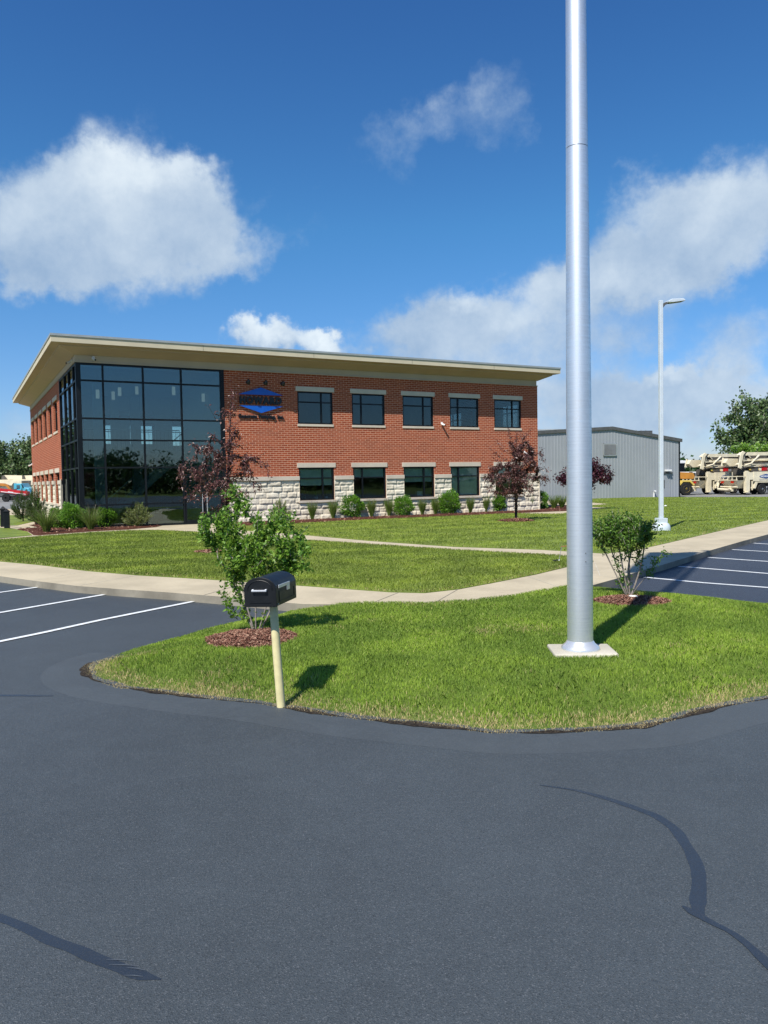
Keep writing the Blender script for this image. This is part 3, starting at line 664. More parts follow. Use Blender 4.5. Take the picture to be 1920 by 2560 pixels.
# ------------------------------------------------------------------ office building
AZ=rad(61.69); CX,CY=-12.93,33.34; BR=PI/2-AZ
uu=Vector((math.sin(AZ),math.cos(AZ),0)); vv=Vector((-math.cos(AZ),math.sin(AZ),0))
def BW(u,v,z=0.): q=Vector((CX,CY,0))+uu*u+vv*v; return (q.x,q.y,z)
bld=thing('office_building','two storey red brick office with glass corner and wide flat beige roof','building',(CX,CY,0),BR)
GB=.13; WT=.35; BL,BD=24.78,24.44; ZT=7.2
def wall_open(mb,axis,c,s0,s1,z0,z1,ops,inward,th=WT):
    """wall in plane axis=c running s0..s1; openings (a,b,za,zb); inward = +1/-1 direction of the inside"""
    S=sorted({s0,s1,*[o[0] for o in ops],*[o[1] for o in ops]}); Z=sorted({z0,z1,*[o[2] for o in ops],*[o[3] for o in ops]})
    def P(s,d,z): return (s,c+d*inward,z) if axis=='y' else (c+d*inward,s,z)
    def solid(i,j):
        if i<0 or j<0 or i>=len(S)-1 or j>=len(Z)-1: return False
        a=(S[i]+S[i+1])/2; b=(Z[j]+Z[j+1])/2
        return not any(o[0]<a<o[1] and o[2]<b<o[3] for o in ops)
    for i in range(len(S)-1):
        for j in range(len(Z)-1):
            if not solid(i,j): continue
            a,b,p,q=S[i],S[i+1],Z[j],Z[j+1]
            mb.add([P(a,0,p),P(b,0,p),P(b,0,q),P(a,0,q)],[(0,1,2,3)]); mb.add([P(a,th,p),P(b,th,p),P(b,th,q),P(a,th,q)],[(0,1,2,3)])
            if not solid(i-1,j): mb.add([P(a,0,p),P(a,th,p),P(a,th,q),P(a,0,q)],[(0,1,2,3)])
            if not solid(i+1,j): mb.add([P(b,0,p),P(b,th,p),P(b,th,q),P(b,0,q)],[(0,1,2,3)])
            if not solid(i,j-1): mb.add([P(a,0,p),P(b,0,p),P(b,th,p),P(a,th,p)],[(0,1,2,3)])
            if not solid(i,j+1): mb.add([P(a,0,q),P(b,0,q),P(b,th,q),P(a,th,q)],[(0,1,2,3)])
UZ=(4.78,6.36); LZ=(1.06,2.66)
WF=[10.97+2.925*k for k in range(5)]; WS=[8.42+2.84*k for k in range(6)]
opF=[(c-.935,c+.935,*z) for c in WF for z in (UZ,LZ)]
opS=[(c-.92,c+.92,*z) for c in WS for z in (UZ,LZ)]
WR=[2.3+2.95*k for k in range(7)]; opR=[(c-.93,c+.93,*z) for c in WR for z in (UZ,LZ)]
WB=[1.6+2.9*k for k in range(8)]; opB=[(c-.93,c+.93,*UZ) for c in WB]
for nm,ax,c,s0,s1,op,inw in (('brick_wall','y',0,6.3,BL,opF,1),('brick_wall','x',0,6.4,BD,opS,1),('brick_wall','x',BL,0+WT,BD-WT,opR,-1),('brick_wall','y',BD,WT,BL,opB,-1)):
    mb=MB(); wall_open(mb,ax,c,s0,s1,GB,ZT,op,inw); mb.build(nm,'brick',bld,fix=True)
# split-face stone base as a relief
def stone_relief(axis,sgn,s0,s1,z0,z1,ops,seed):
    r=random.Random(seed); rows=[]; z=z0; hs=[(z1-z0)/7]*7
    for h in hs:
        x=s0-r.uniform(0,.4); bl=[]
        while x<s1: l=r.uniform(.42,.74); bl.append((x,x+l,r.uniform(.0,.03),r.uniform(-.03,.03),r.uniform(-.05,.05),r.random()*50)); x+=l
        rows.append((z,z+h,bl)); z+=h
    st=.036; xs=np.arange(s0,s1+st/2,st); 
    zb=sorted({z0,z1,*[q for o in ops for q in (o[2],o[3]) if z0<q<z1]}); zs=np.unique(np.concatenate([np.linspace(a,b,max(2,int((b-a)/st)+1)) for a,b in zip(zb[:-1],zb[1:])]))
    xb=sorted({s0,s1,*[q for o in ops for q in (o[0],o[1])]}); xs=np.unique(np.concatenate([np.linspace(a,b,max(2,int((b-a)/st)+1)) for a,b in zip(xb[:-1],xb[1:])]).round(4))
    vs=[];jt=[]
    for zz in zs:
        ri=min(6,int((zz-z0)/(hs[0])+1e-6)); ra=rows[ri]; bz=min((zz-ra[0]),(ra[1]-zz))
        for x in xs:
            for b in ra[2]:
                if b[0]<=x<b[1]: break
            e=min(x-b[0],b[1]-x,bz); t=max(0,min(1,(e-.006)/.045)); prof=t*t*(3-2*t)
            n=mn.noise(Vector((x*7,zz*9,b[5])))+.5*mn.noise(Vector((x*19,zz*19,b[5])))
            d=.015+prof*(.024+b[2]+b[3]*(x-b[0]-.3)*2+b[4]*(zz-ra[0]-.13)*2+.020*n)
            vs.append((x,sgn*d,zz) if axis=='y' else (sgn*d,x,zz)); jt.append(1-min(1,max(0,(e-.004)/.02)))
    nx=len(xs); fs=[]
    for j in range(len(zs)-1):
        for i in range(nx-1):
            a=(xs[i]+xs[i+1])/2; b=(zs[j]+zs[j+1])/2
            if any(o[0]-.001<a<o[1]+.001 and o[2]-.001<b<o[3]+.001 for o in ops): continue
            fs.append((j*nx+i,j*nx+i+1,(j+1)*nx+i+1,(j+1)*nx+i))
    o=npmesh('stone_base',vs,fs,'rock_stone',bld,k=4,smooth=True,attr={'joint':jt})
    if (axis=='x'): o.data.flip_normals()
    return o
CAPZ=(2.05,2.25)
stone_relief('y',-1,6.45,BL+.07,GB-.05,CAPZ[0],[(c-.937,c+.937,.94,3) for c in WF],3)
stone_relief('x',-1,6.45,BD+.05,GB-.05,CAPZ[0],[(c-.922,c+.922,.94,3) for c in WS],4)
for c in WF:
    for q in (c-.949,c+.938): MB().box(q,q+.011,-.055,-.001,.945,CAPZ[0]-.001).build('stone_jamb','rock_stone',bld)
for c in WS:
    for q in (c-.934,c+.923): MB().box(-.055,-.001,q,q+.011,.945,CAPZ[0]-.001).build('stone_jamb','rock_stone',bld)
mb=MB()
for q in ((BL+.001,BL+.07,-.07,4,GB,CAPZ[0]),(6.32,6.46,-.085,-.001,GB,CAPZ[0]),(-.085,-.001,6.30,6.46,GB,CAPZ[0])): MB().box(*q).build('stone_return','rock_stone',bld)
def segs(s0,s1,cs,hw):
    out=[];a=s0
    for c in cs: out.append((a,c-hw)); a=c+hw
    out.append((a,s1)); return out
mb=MB()
for a,b in segs(6.32,BL+.10,WF,.938): MB().box(a,b,-.11,-.002,*CAPZ).build('stone_band','cast_stone',bld,bevel=.008)
for a,b in segs(6.35,BD+.08,WS,.925): MB().box(-.11,-.002,a,b,*CAPZ).build('stone_band','cast_stone',bld,bevel=.008)
# stone jamb returns beside the lower windows
# windows
def window(axis,c,zr,flip,hw,blind,inw=1,plane=0.,detail=True):
    """one window: frame part with pane, lintel, sill, blind as sub-parts"""
    z0,z1=zr; T=Matrix.Identity(4)
    if axis=='x': T=Matrix(((0,1,0,0),(1,0,0,0),(0,0,1,0),(0,0,0,1)))   # swap x,y
    def B(mb,x0,x1,y0,y1,a,b):
        y0,y1=plane+y0*inw,plane+y1*inw
        if axis=='x': mb.box(min(y0,y1),max(y0,y1),x0,x1,a,b)
        else: mb.box(x0,x1,min(y0,y1),max(y0,y1),a,b)
    f=MB(); fw=.07; D0,D1=(.025,.13) if axis=='y' and inw>0 else (.10,.20); dp=D0+.05
    B(f,c-hw,c-hw+fw,D0,D1,z0,z1); B(f,c+hw-fw,c+hw,D0,D1,z0,z1); B(f,c-hw+fw,c+hw-fw,D0,D1,z0,z0+fw); B(f,c-hw+fw,c+hw-fw,D0,D1,z1-fw,z1)
    vx=c+(.36 if flip else -.42)*hw*1.0; hz=z1-(z1-z0)*.325
    B(f,vx-.035,vx+.035,D0+.01,D1-.01,z0+fw,z1-fw); B(f,c-hw+fw,vx-.036,D0+.012,D1-.012,hz-.03,hz+.03); B(f,vx+.036,c+hw-fw,D0+.012,D1-.012,hz-.03,hz+.03)
    w=f.build('window','frame_black',bld)
    g=MB(); B(g,c-hw+fw,c+hw-fw,dp-.002,dp+.002,z0+fw,z1-fw); g.build('pane','glass_window' if detail else 'glass_clear',w)
    if not detail: return
    s=MB(); B(s,c-hw-.09,c+hw+.09,-.03,D0-.002,z1+.002,z1+.225); s.build('lintel','cast_stone',w,bevel=.006)
    s=MB(); 
    if z0<3: B(s,c-hw-.06,c+hw+.06,-.13,D0-.002,z0-.115,z0-.002)
    else: B(s,c-hw-.02,c+hw+.02,-.035,D0-.002,z0-.115,z0-.002)
    s.build('sill','cast_stone',w,bevel=.006)
    if blind: s=MB(); B(s,c-hw+fw,c+hw-fw,.15,.155,blind,z1-.02); B(s,c-hw+fw,c+hw-fw,.145,.16,blind-.03,blind-.001); s.build('blind','blind',w)
for k,c in enumerate(WF):
    window('y',c,UZ,k%2==0,.935,0)
    window('y',c,LZ,k%2==0,.935,[1.82,2.20,1.90,1.16,1.75][k])
for k,c in enumerate(WS):
    window('x',c,UZ,k%2==1,.92,0); window('x',c,LZ,k%2==1,.92,[0,1.8,0,0,1.6,0][k])
for c in WR[:4]: window('x',c,UZ,True,.93,0,-1,BL,False)
for c in WB:
    window('y',c,UZ,True,.93,0,-1,BD,False)
# lining of thick window reveals is the wall itself. curtain wall
CWH=[GB,1.12,2.73,3.92,4.84,6.45,ZT]; CV=[.16,1.1,2.78,4.45,6.27]; CSV=[.16,1.1,2.76,4.39,6.3]
f=MB(); fw=.035
f.box(0,.20,0,.20,GB,ZT)
for u in CV[1:]: f.box(u-fw,u+fw,.0,.13,GB,ZT)
for v in CSV[1:]: f.box(.0,.13,v-fw,v+fw,GB,ZT)
f.box(6.305,6.42,-.002,.2,GB,ZT); f.box(.001,.2,6.335,6.42,GB,ZT)
for z in CWH:
    a,b=(z,z+.09) if z==GB else ((z-.09,z-.002) if z==ZT else (z-fw,z+fw))
    for A_,B_ in zip([.20]+[u+fw for u in CV[1:-1]],[u-fw for u in CV[1:]]):
        if A_>4.4 and z in (1.12,): continue
        f.box(A_,B_,.006,.124,a,b)
    for A_,B_ in zip([.20]+[u+fw for u in CSV[1:-1]],[u-fw for u in CSV[1:]]): f.box(.006,.124,A_,B_,a,b)
cw=f.build('curtain_wall','frame_black',bld)
for j in range(6):
    for i in range(4):
        if i==3 and j<2: 
            if j==1: pass
            else: continue
        a=(.20 if i==0 else CV[i]+fw); b=CV[i+1]-fw; z0=CWH[j]+(.09 if j==0 else fw); z1=CWH[j+1]-(.09 if j==5 else fw)
        if i==3 and j==1: z0=2.42
        MB().box(a,b,.062,.068,z0,z1).build('glass_pane','glass',cw)
    for i in range(4):
        a=(.20 if i==0 else CSV[i]+fw); b=CSV[i+1]-fw; z0=CWH[j]+(.09 if j==0 else fw); z1=CWH[j+1]-(.09 if j==5 else fw)
        MB().box(.062,.068,a,b,z0,z1).build('glass_pane','glass',cw)
for (a,b,hx) in ((4.50,5.36,5.27),(5.37,6.22,5.48)):
    d=MB(); d.box(a,a+.07,.03,.09,GB+.01,2.36); d.box(b-.07,b,.03,.09,GB+.01,2.36); d.box(a+.07,b-.07,.032,.088,GB+.01,GB+.2); d.box(a+.07,b-.07,.032,.088,2.27,2.36)
    dr_=d.build('door','frame_black',bld); MB().box(a+.07,b-.07,.058,.062,GB+.2,2.27).build('door_glass','glass',dr_)
    MB().tube([(hx,-.035,.55),(hx,-.035,1.55)],.016,8).build('handle','silver',dr_,smooth=True)
MB().box(4.49,6.23,.02,.12,2.362,2.42).build('door_header','frame_black',bld)
# roof
def ring(mb,loops):
    vs=[];fs=[]
    for (u0,u1,v0,v1,z) in loops: vs+= [(u0,v0,z),(u1,v0,z),(u1,v1,z),(u0,v1,z)]
    for i in range(len(loops)-1):
        for j in range(4): fs.append((4*i+j,4*i+(j+1)%4,4*i+4+(j+1)%4,4*i+4+j))
    mb.add(vs,fs)
def RL(o,z,orr=None): 
    orr=o*.82 if orr is None else orr
    return (-o,BL+orr,-o,BD+o,z)
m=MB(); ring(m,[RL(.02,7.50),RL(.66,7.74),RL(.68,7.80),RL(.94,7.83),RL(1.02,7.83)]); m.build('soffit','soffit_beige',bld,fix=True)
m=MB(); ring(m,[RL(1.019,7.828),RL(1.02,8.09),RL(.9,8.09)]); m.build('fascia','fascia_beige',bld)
m=MB(); ring(m,[RL(1.025,8.075),RL(1.05,8.075),RL(1.05,8.165),RL(.8,8.20)]); q=RL(.8,8.20); m.add([(q[0],q[2],8.2),(q[1],q[2],8.2),(q[1],q[3],8.2),(q[0],q[3],8.2)],[(0,1,2,3)]); m.build('coping','coping_metal',bld)
m=MB()
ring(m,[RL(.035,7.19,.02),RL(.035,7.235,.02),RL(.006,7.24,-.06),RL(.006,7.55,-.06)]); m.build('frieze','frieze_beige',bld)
m=MB(); ring(m,[(-.0+.01,BL-.07,.01,BD-.01,7.2),(.01,BL-.07,.01,BD-.01,7.6)]); m.build('roof_core','frieze_beige',bld)
# fascia panel joints
m=MB()
for u in (5.2,10.5,15.9,21.0): m.box(u,u+.012,-1.023,-1.019,7.84,8.07)
for u in (8.9,13.6,19.0): m.box(u,u+.01,.0,.0058,7.25,7.5)
m.build('panel_joint','pump_shadow',bld)
# interior
I=MB(); I.box(WT,BL-WT,6.5,BD-WT,3.55,3.78); I.box(6.35,BL-WT,WT,6.5,3.551,3.779); I.build('floor_slab','floor_int',bld)
MB().box(.13,BL-WT,.21,BD-WT,.05,GB+.012).build('floor','floor_int',bld)
MB().box(.14,BL-WT-.01,.13,BD-WT-.01,7.02,7.1).build('ceiling','wall_paint',bld)
I=MB(); I.box(6.45,6.6,WT,8.,GB+.02,3.54); I.box(6.45,6.6,WT,8.,3.79,7.0)
I.box(8.5,BL-WT,6.6,6.75,GB+.02,3.54); I.box(8.5,BL-WT-5.2,6.6,6.75,3.79,7.0)
for u in (12.43,18.28): I.box(u-.06,u+.06,WT,6.58,GB+.02,3.54); I.box(u-.06,u+.06,WT,6.58,3.79,7.0)
I.build('interior_wall','wall_paint',bld)
I=MB(); wall_open(I,'y',11.,WT,6.6,3.79,7.0,[(1.2,1.75,4.2,6.6),(4.2,5.6,4.3,5.5),(2.6,3.2,4.3,5.5),(2.6,5.6,5.8,6.2)],1,.12); I.box(.5,.9,6.9,7.3,GB,3.5); I.box(2.9,3.3,9.2,9.6,3.8,7.0); I.build('interior_partition','wall_paint',bld)
MB().box(1.25,1.65,3.9,4.3,GB+.02,7.).build('interior_column','wall_int_blue',bld)
MB().box(4.2,4.7,10.4,10.9,GB+.02,7.).build('interior_column','wall_int_blue',bld)
# staircase with railing
S=MB(); n=20
for k in range(n):
    y=4.8-k*.13; S.box(.9+k*.0,2.2,5.9-.0+k*.0,6.0,0,0) if False else None
    x=1.9+k*.2; S.box(x,x+.27,4.9,6.2,GB+.17+k*.178,GB+.21+k*.178)
S.bar((1.9,4.88,.25),(5.9,4.88,3.8),.06,.3); S.bar((1.9,6.22,.25),(5.9,6.22,3.8),.06,.3)
S.bar((1.9,4.86,1.25),(5.9,4.86,4.8),.05); 
for k in range(0,n,2): S.bar((1.95+k*.2,4.86,GB+.3+k*.178),(1.95+k*.2,4.86,GB+1.2+k*.178),.02)
S.bar((.4,6.45,4.8),(5.9,6.45,4.8),.05)
for k in range(28): S.bar((.5+k*.2,6.45,3.8),(.5+k*.2,6.45,4.8),.018)
S.build('staircase','steel_grey',bld)
# door mat side slab, downpipe
MB().tube([(-.06,6.32,.13),(-.06,6.32,2.3)],.04,8).build('downpipe','concrete_pale',bld,smooth=True)
# potted plants on the sill and paper behind glass
for (u,kind) in ((10.5,0),(11.15,1),(11.7,2)):
    t=thing('potted_plant',['orange flowering plant in a dark pot behind the first lower window','spiky plant in a small white pot behind the first lower window','tiny leafy pot plant at the right of the first lower window'][kind],'plant',BW(u,.55,1.08),BR,'plants on the window sill')
    MB().lathe([(.07,0),(.10,.14 if kind!=0 else .2)],12).build('pot','pot_green' if kind==0 else 'pot_white',t,smooth=True)
    r=np.random.default_rng(kind+70); n=[140,16,30][kind]; h=[.38,.45,.15][kind]; p=MB()
    for i in range(n):
        a=r.uniform(0,2*PI); e=r.uniform(.3,1.3); L=h*r.uniform(.5,1); d=Vector((math.cos(a)*math.cos(e),math.sin(a)*math.cos(e),math.sin(e)))*L
        s=d.cross(Vector((0,0,1))).normalized()*(.02 if kind!=1 else .018); b0=Vector((0,0,.14)) if kind!=0 else Vector((0,0,.2))+d*.5
        p.add([b0-s,b0+s,b0+d+s*.2,b0+d-s*.2],[(0,1,2,3)])
    p.build('foliage',['hair_rust','leaf_green','leaf_green_dark'][kind],t,fix=False)
t=thing('desk_box','white cardboard box on the sill inside the third lower window','box',BW(17.15,.6,1.08),BR); MB().box(-.16,.16,-.1,.1,0,.28).build('carton','pot_white',t,bevel=.01); MB().box(-.08,.08,-.104,-.1005,.07,.2).build('paper_label','plastic_white',t)
# pendants
for (px,py,v) in ((244,985,2.2),(283,989,4.2),(299,979,3.2),(342,976,5.5),(434,977,2.2),(497,975,5.5),(508,994,3.0)):
    d=ray(px,py); tt=((CX*vv.x+CY*vv.y+v))/(d.x*vv.x+d.y*vv.y); X=d*tt; h=CAMH+X.z
    i=len([o for o in bpy.data.objects if o.name.startswith('pendant_lamp')])
    t=thing('pendant_lamp',['white cylinder pendant lamp nearest the glass corner post','lower white pendant lamp in the second glass column','upper white pendant lamp in the second glass column','faint white pendant lamp at the right of the second glass column','white pendant lamp at the right of the third glass column','faint white pendant lamp at the left of the fourth glass column','bright white pendant lamp in the middle of the fourth glass column'][i],'lamp',(X.x,X.y,h),BR,'pendant lamps behind the glass corner')
    MB().tube([(0,0,.18),(0,0,7.0-h)],.008,6).build('cord','steel_grey',t); MB().lathe([(.07,-.2),(.08,-.19),(.08,.19),(.03,.2)],16).build('lamp_shade','lamp_glass',t,smooth=True)
# sign
sg=thing('wall_sign','blue hexagon wall sign with dark HOWARD letters on the upper brick','sign',(CX,CY,0),BR)
def tri(pts): m=MB(); m.extr([(p[0],p[1]) for p in pts],'y',-.085,-.035); return m
tri([(7.07,6.10),(9.27,6.10),(8.17,6.45)]).build('upper_triangle','sign_blue',sg); tri([(7.09,5.585),(8.17,5.25),(9.26,5.585)]).build('lower_triangle','sign_blue',sg)
letters=MB()
fit_text('lettering','HOWARD','sign_dark',sg,7.12,9.21,5.665,6.025,-.045,.06,.075,1.22)
fit_text('small_lettering','Concrete Pumping, Inc.','sign_dark',sg,7.05,9.31,4.94,5.20,-.035,.05,.045,1.12)
m=MB()
for x,z in ((7.5,6.02),(8.8,6.02),(8.17,6.3),(8.17,5.4)): m.box(x-.015,x+.015,-.035,-.001,z-.015,z+.015)
m.build('standoff','steel_grey',sg)
for k,(u,lb) in enumerate(((7.41,'black gooseneck spotlight left of three above the blue sign'),(8.26,'black gooseneck spotlight in the middle above the blue sign'),(9.12,'black gooseneck spotlight right of three above the blue sign'))):
    t=thing('sign_spotlight',lb,'lamp',BW(u+.12,0,6.68),BR,'spotlights above the sign')
    MB().lathe([(.07,0),(.07,.03)],14,M=Matrix.Rotation(PI/2,4,'X')).build('wall_plate','sign_dark',t)
    MB().tube([(0,-.02,0),(-.01,-.18,.13),(-.04,-.36,.10),(-.09,-.50,-.0)],.016,8).build('arm','sign_dark',t,smooth=True)
    q=Vector((-.05,.5,-.8)).to_track_quat('Z','Y').to_matrix().to_4x4(); q.translation=(-.09,-.50,0)
    MB().lathe([(.035,-.05),(.075,.0),(.09,.15),(.085,.16)],14,M=q).build('lamp_head','sign_dark',t,smooth=True)
# cameras and wall flood lights
def seccam(u,v,z,face,lb,bullet=True):
    t=thing('security_camera',lb,'camera',BW(u,v,z),BR,'white security cameras on the office building')
    o=Vector(face); MB().tube([(0,0,0),tuple(o*.05)],.06,12).build('mount','plastic_white',t,smooth=True)
    MB().tube([tuple(o*.05),tuple(o*.14+Vector((0,0,-.06)))],.022,8).build('arm','plastic_white',t,smooth=True)
    d=Vector((.3,-.9,-.35)) if face[1] else Vector((-.8,-.5,-.35)); d.normalize(); s=o*.14+Vector((0,0,-.08))
    MB().tube([s-d*.10,s+d*.14],.05,12).build('body','plastic_white',t,smooth=True); MB().tube([s+d*.1405,s+d*.15],.042,12).build('lens','frame_black',t)
seccam(.73,0,7.42,(0,-1,0),'white bullet camera on the roof band above the front glass')
seccam(0,.9,7.38,(-1,0,0),'white bullet camera on the roof band left of the glass corner')
seccam(18.27,0,4.97,(0,-1,0),'round white camera on brick between third and fourth upper windows')
seccam(23.78,0,3.45,(0,-1,0),'white camera on brick behind the small purple tree')
seccam(0,24.3,3.5,(-1,0,0),'white camera at the far left end of the side brick wall')
# ------------------------------------------------------------------ beds beside the building
def off(u,v): q=BW(u,v); return (q[0],q[1])
bedF=[off(6.6,-.12),off(BL+.3,-.12),off(BL+.3,3),tuple(G(1440,1262,Zk)),tuple(G(1430,1277,Zk))]+[(x+vv.x*.14,y+vv.y*.14) for x,y in strip_r[1:]]
bedL=[off(3.4,-.1),off(-.1,-.1),off(-.1,20)]+[(-19.2,47),(-18.3,41),(-16.6,37.2)]+[tuple(G(72,1313,Zk)),tuple(G(100,1320,Zk)),tuple(G(40,1324,Zk)),tuple(G(71,1329.5,Zk)),tuple(G(84,1338.2,Zk))]+GP([(96,1338.5),(231,1328.6),(320,1324),(390,1318)],Zk)
mound('mulch','bark mulch bed along the brick and stone front wall',bedF,.05,.135,9000,.07,31)
mound('mulch','bark mulch bed round the glass corner of the building',bedL,.05,.135,9000,.07,32)
# ------------------------------------------------------------------ plants
def leaves(C,D,size,width,seed,upb=.2,droop=0.,fold=.18):
    """folded leaf quads at C pointing along D"""
    r=np.random.default_rng(seed); n=len(C); D=D/np.maximum(np.linalg.norm(D,axis=1,keepdims=True),1e-9)
    R_=r.normal(0,1,(n,3)); R_[:,2]+=upb*3; S=np.cross(D,R_); S/=np.maximum(np.linalg.norm(S,axis=1,keepdims=True),1e-9); Nn=np.cross(S,D)
    L=size*r.uniform(.65,1.25,n)[:,None]; w=L*width
    b=C; t=C+D*L-np.array([0,0,1])*L*droop; mid=C+D*L*.45
    l=mid+S*w/2+Nn*L*fold*.5; rr=mid-S*w/2+Nn*L*fold*.5
    v=np.stack([b,l,t,rr],1).reshape(-1,3); i=(np.arange(n)*4)[:,None]
    f=np.concatenate([i+np.array([0,1,2]),i+np.array([0,2,3])],1).reshape(-1,3); return v,f
def grow(base,targets,seed,step,up=.0,trunk=None,r_tip=.004,pw=.5,wob=.12,stems=None):
    """skeleton joined to every target, radii by the number of tips carried"""
    rnd=np.random.default_rng(seed); nodes=[np.array(base,float)]; par=[-1]
    if trunk is not None:
        for p in trunk: nodes.append(np.array(p,float)); par.append(len(nodes)-2)
    if stems is not None:
        for S_ in stems:
            S_=np.array(S_); pv=0; b0=np.array([S_[0]*.12,S_[1]*.12,0.])
            sd_=rnd.normal(0,.03,3)
            for q in np.linspace(0,1,7):
                nodes.append(b0+(S_-b0)*q+sd_*math.sin(PI*q)); par.append(pv); pv=len(nodes)-1
    order=np.argsort(np.linalg.norm(targets-np.array(trunk[-1] if trunk is not None else base),axis=1))
    tips=[]
    for ti in order:
        T=targets[ti]; N_=np.array(nodes); d=np.linalg.norm(N_-T,axis=1)
        pen=np.where(N_[:,2]>T[2]-up*d,d*.9,0)+.0
        if stems is not None: pen[0]+=9; pen=pen+np.where(N_[:,2]<.25,.25 if T[2]>.5 else 0,0)
        j=int(np.argmin(d+pen)); p=nodes[j]; L=d[j]; k=max(1,int(L/step)); prev=j
        side=rnd.normal(0,1,3)*wob*L
        for q in range(1,k+1):
            t=q/k; pos=p+(T-p)*t+side*math.sin(PI*t)+np.array([0,0,up*.35*L*math.sin(PI*t)*-1])
            nodes.append(pos); par.append(prev); prev=len(nodes)-1
        tips.append(prev)
    cnt=np.zeros(len(nodes))
    for t in tips: cnt[t]+=1
    for i in range(len(nodes)-1,0,-1): cnt[par[i]]+=cnt[i]
    rad_=r_tip*np.maximum(cnt,1)**pw
    return np.array(nodes),par,rad_,tips
def wood_mesh(nodes,par,rd,n=5,minr=0.):
    vs=[];fs=[]
    N_=len(nodes); k=np.arange(n)*2*PI/n; ck,sk=np.cos(k),np.sin(k)
    for i in range(1,N_):
        p=nodes[par[i]]; q=nodes[i]; d=q-p; L=np.linalg.norm(d)
        if L<1e-6 or rd[i]<minr: continue
        d=d/L; a=np.cross(d,[0,0,1.] if abs(d[2])<.95 else [1.,0,0]); a/=np.linalg.norm(a); b=np.cross(d,a)
        r0=min(rd[par[i]],rd[i]*1.25); r1=rd[i]; o=len(vs)
        for c,s_ in zip(ck,sk): vs.append(p+(a*c+b*s_)*r0)
        for c,s_ in zip(ck,sk): vs.append(q+(a*c+b*s_)*r1)
        for j in range(n): fs.append((o+j,o+(j+1)%n,o+n+(j+1)%n,o+n+j))
    return np.array(vs),np.array(fs)
def crown_pts(lobes,n,seed,shell=.55):
    r=np.random.default_rng(seed); out=[]; wsum=np.array([l[3]*l[4]*l[5] for l in lobes])**.7; wsum=wsum/wsum.sum()
    for l,w in zip(lobes,wsum):
        k=max(2,int(round(n*w))); d=r.normal(0,1,(k,3)); d/=np.linalg.norm(d,axis=1,keepdims=True); rr=r.uniform(shell**3,1,(k,1))**(1/3)
        out.append(np.array(l[:3])+d*rr*np.array(l[3:6]))
    return np.concatenate(out)
def twig_leaves(nodes,par,rd,tips,per,spread,size,width,seed,back=3,upw=.4,droop=0.):
    r=np.random.default_rng(seed); C=[];D=[]
    for t in tips:
        i=t; 
        for b in range(back):
            p=nodes[par[i]] if par[i]>=0 else nodes[i]; q=nodes[i]; ax=q-p; L=np.linalg.norm(ax)+1e-9
            k=max(1,int(per*(1. if b==0 else .6)))
            tt=r.uniform(0,1,(k,1)); pos=p+ax*tt+r.normal(0,spread,(k,3)); d=ax/L*.6+r.normal(0,.75,(k,3)); d[:,2]+=upw*.3
            C.append(pos); D.append(d)
            if par[i]<=0: break
            i=par[i]
    return np.concatenate(C),np.concatenate(D)
def plant(name,label,cat,base,lobes,ntips,per,size,width,leafmat,barkmat,seed,group=None,trunk=None,step=.15,r_tip=.003,spread=.04,up=.3,shell=.5,droop=.1,back=3,upb=.2,parts=('stems','foliage'),pw=.5,extra=None,minr=0.,stems=None):
    t=thing(name,label,cat,base,0,group); T=crown_pts(lobes,ntips,seed,shell)
    if extra is not None: T=np.concatenate([T,np.array(extra)])
    nodes,par,rd,tips=grow((0,0,0),T,seed,step,up,trunk,r_tip,pw,.12,stems)
    v,f=wood_mesh(nodes,par,rd,6,minr); npmesh(parts[0],v,f,barkmat,t,k=4,smooth=True)
    C,D=twig_leaves(nodes,par,rd,tips,per,spread,size,width,seed+1,back)
    v,f=leaves(C,D,size,width,seed+2,upb,droop); npmesh(parts[1],v,f,leafmat,t)
    return t
# shrub behind the mailbox (open vase of grey stems, green leaves)
b1=G(640,1583,.13); sp=.0048
def SH(px,py,Y,base): x,y,z=PY(px,py,Y); return (x-base[0],y-base[1],z-.16)
B1=(b1[0],b1[1],.16); Y1=b1[1]
def lob(px,py,rpx,rpy,dy=0.,ry=None,Y=Y1,base=b1):
    x,y,z=SH(px,py,Y,base); s=Y/F_PX; return (x,y-base[1]*0+dy,z,rpx*s,(ry or rpx*s),rpy*s)
plant('shrub','leafy green multi stemmed shrub in mulch behind the mailbox','shrub',B1,
  [lob(550,1305,60,42),lob(610,1375,70,52),lob(690,1365,72,52),lob(735,1395,42,36,-.1),lob(590,1248,36,32,.1),lob(705,1285,34,24,.15),lob(530,1335,38,40,.1),lob(640,1310,50,34),lob(645,1410,50,20,-.1),lob(585,1420,24,26),lob(765,1385,14,16)],
  175,18,.061,.55,'leaf_green','bark_grey',11,'shrubs on the front island',step=.1,r_tip=.0026,spread=.028,up=.5,shell=.45,back=3,
  extra=[SH(560,1480,Y1,b1),SH(568,1500,Y1,b1),SH(600,1500,Y1,b1),SH(575,1520,Y1,b1),SH(585,1540,Y1,b1),SH(562,1455,Y1,b1),SH(655,1530,Y1,b1),SH(505,1295,Y1,b1),SH(770,1315,Y1,b1),SH(580,1215,Y1,b1)],
  stems=[SH(575,1445,Y1,b1),SH(600,1420,Y1,b1),SH(630,1400,Y1,b1),SH(655,1400,Y1,b1),SH(690,1400,Y1,b1),SH(725,1410,Y1,b1),SH(590,1470,Y1,b1)],pw=.40)
b2=G(1574,1492,.13); Y2=b2[1]; B2=(b2[0],b2[1],.16)
def lo2(px,py,rx,ry,dy=0.): return lob(px,py,rx,ry,dy,None,Y2,b2)
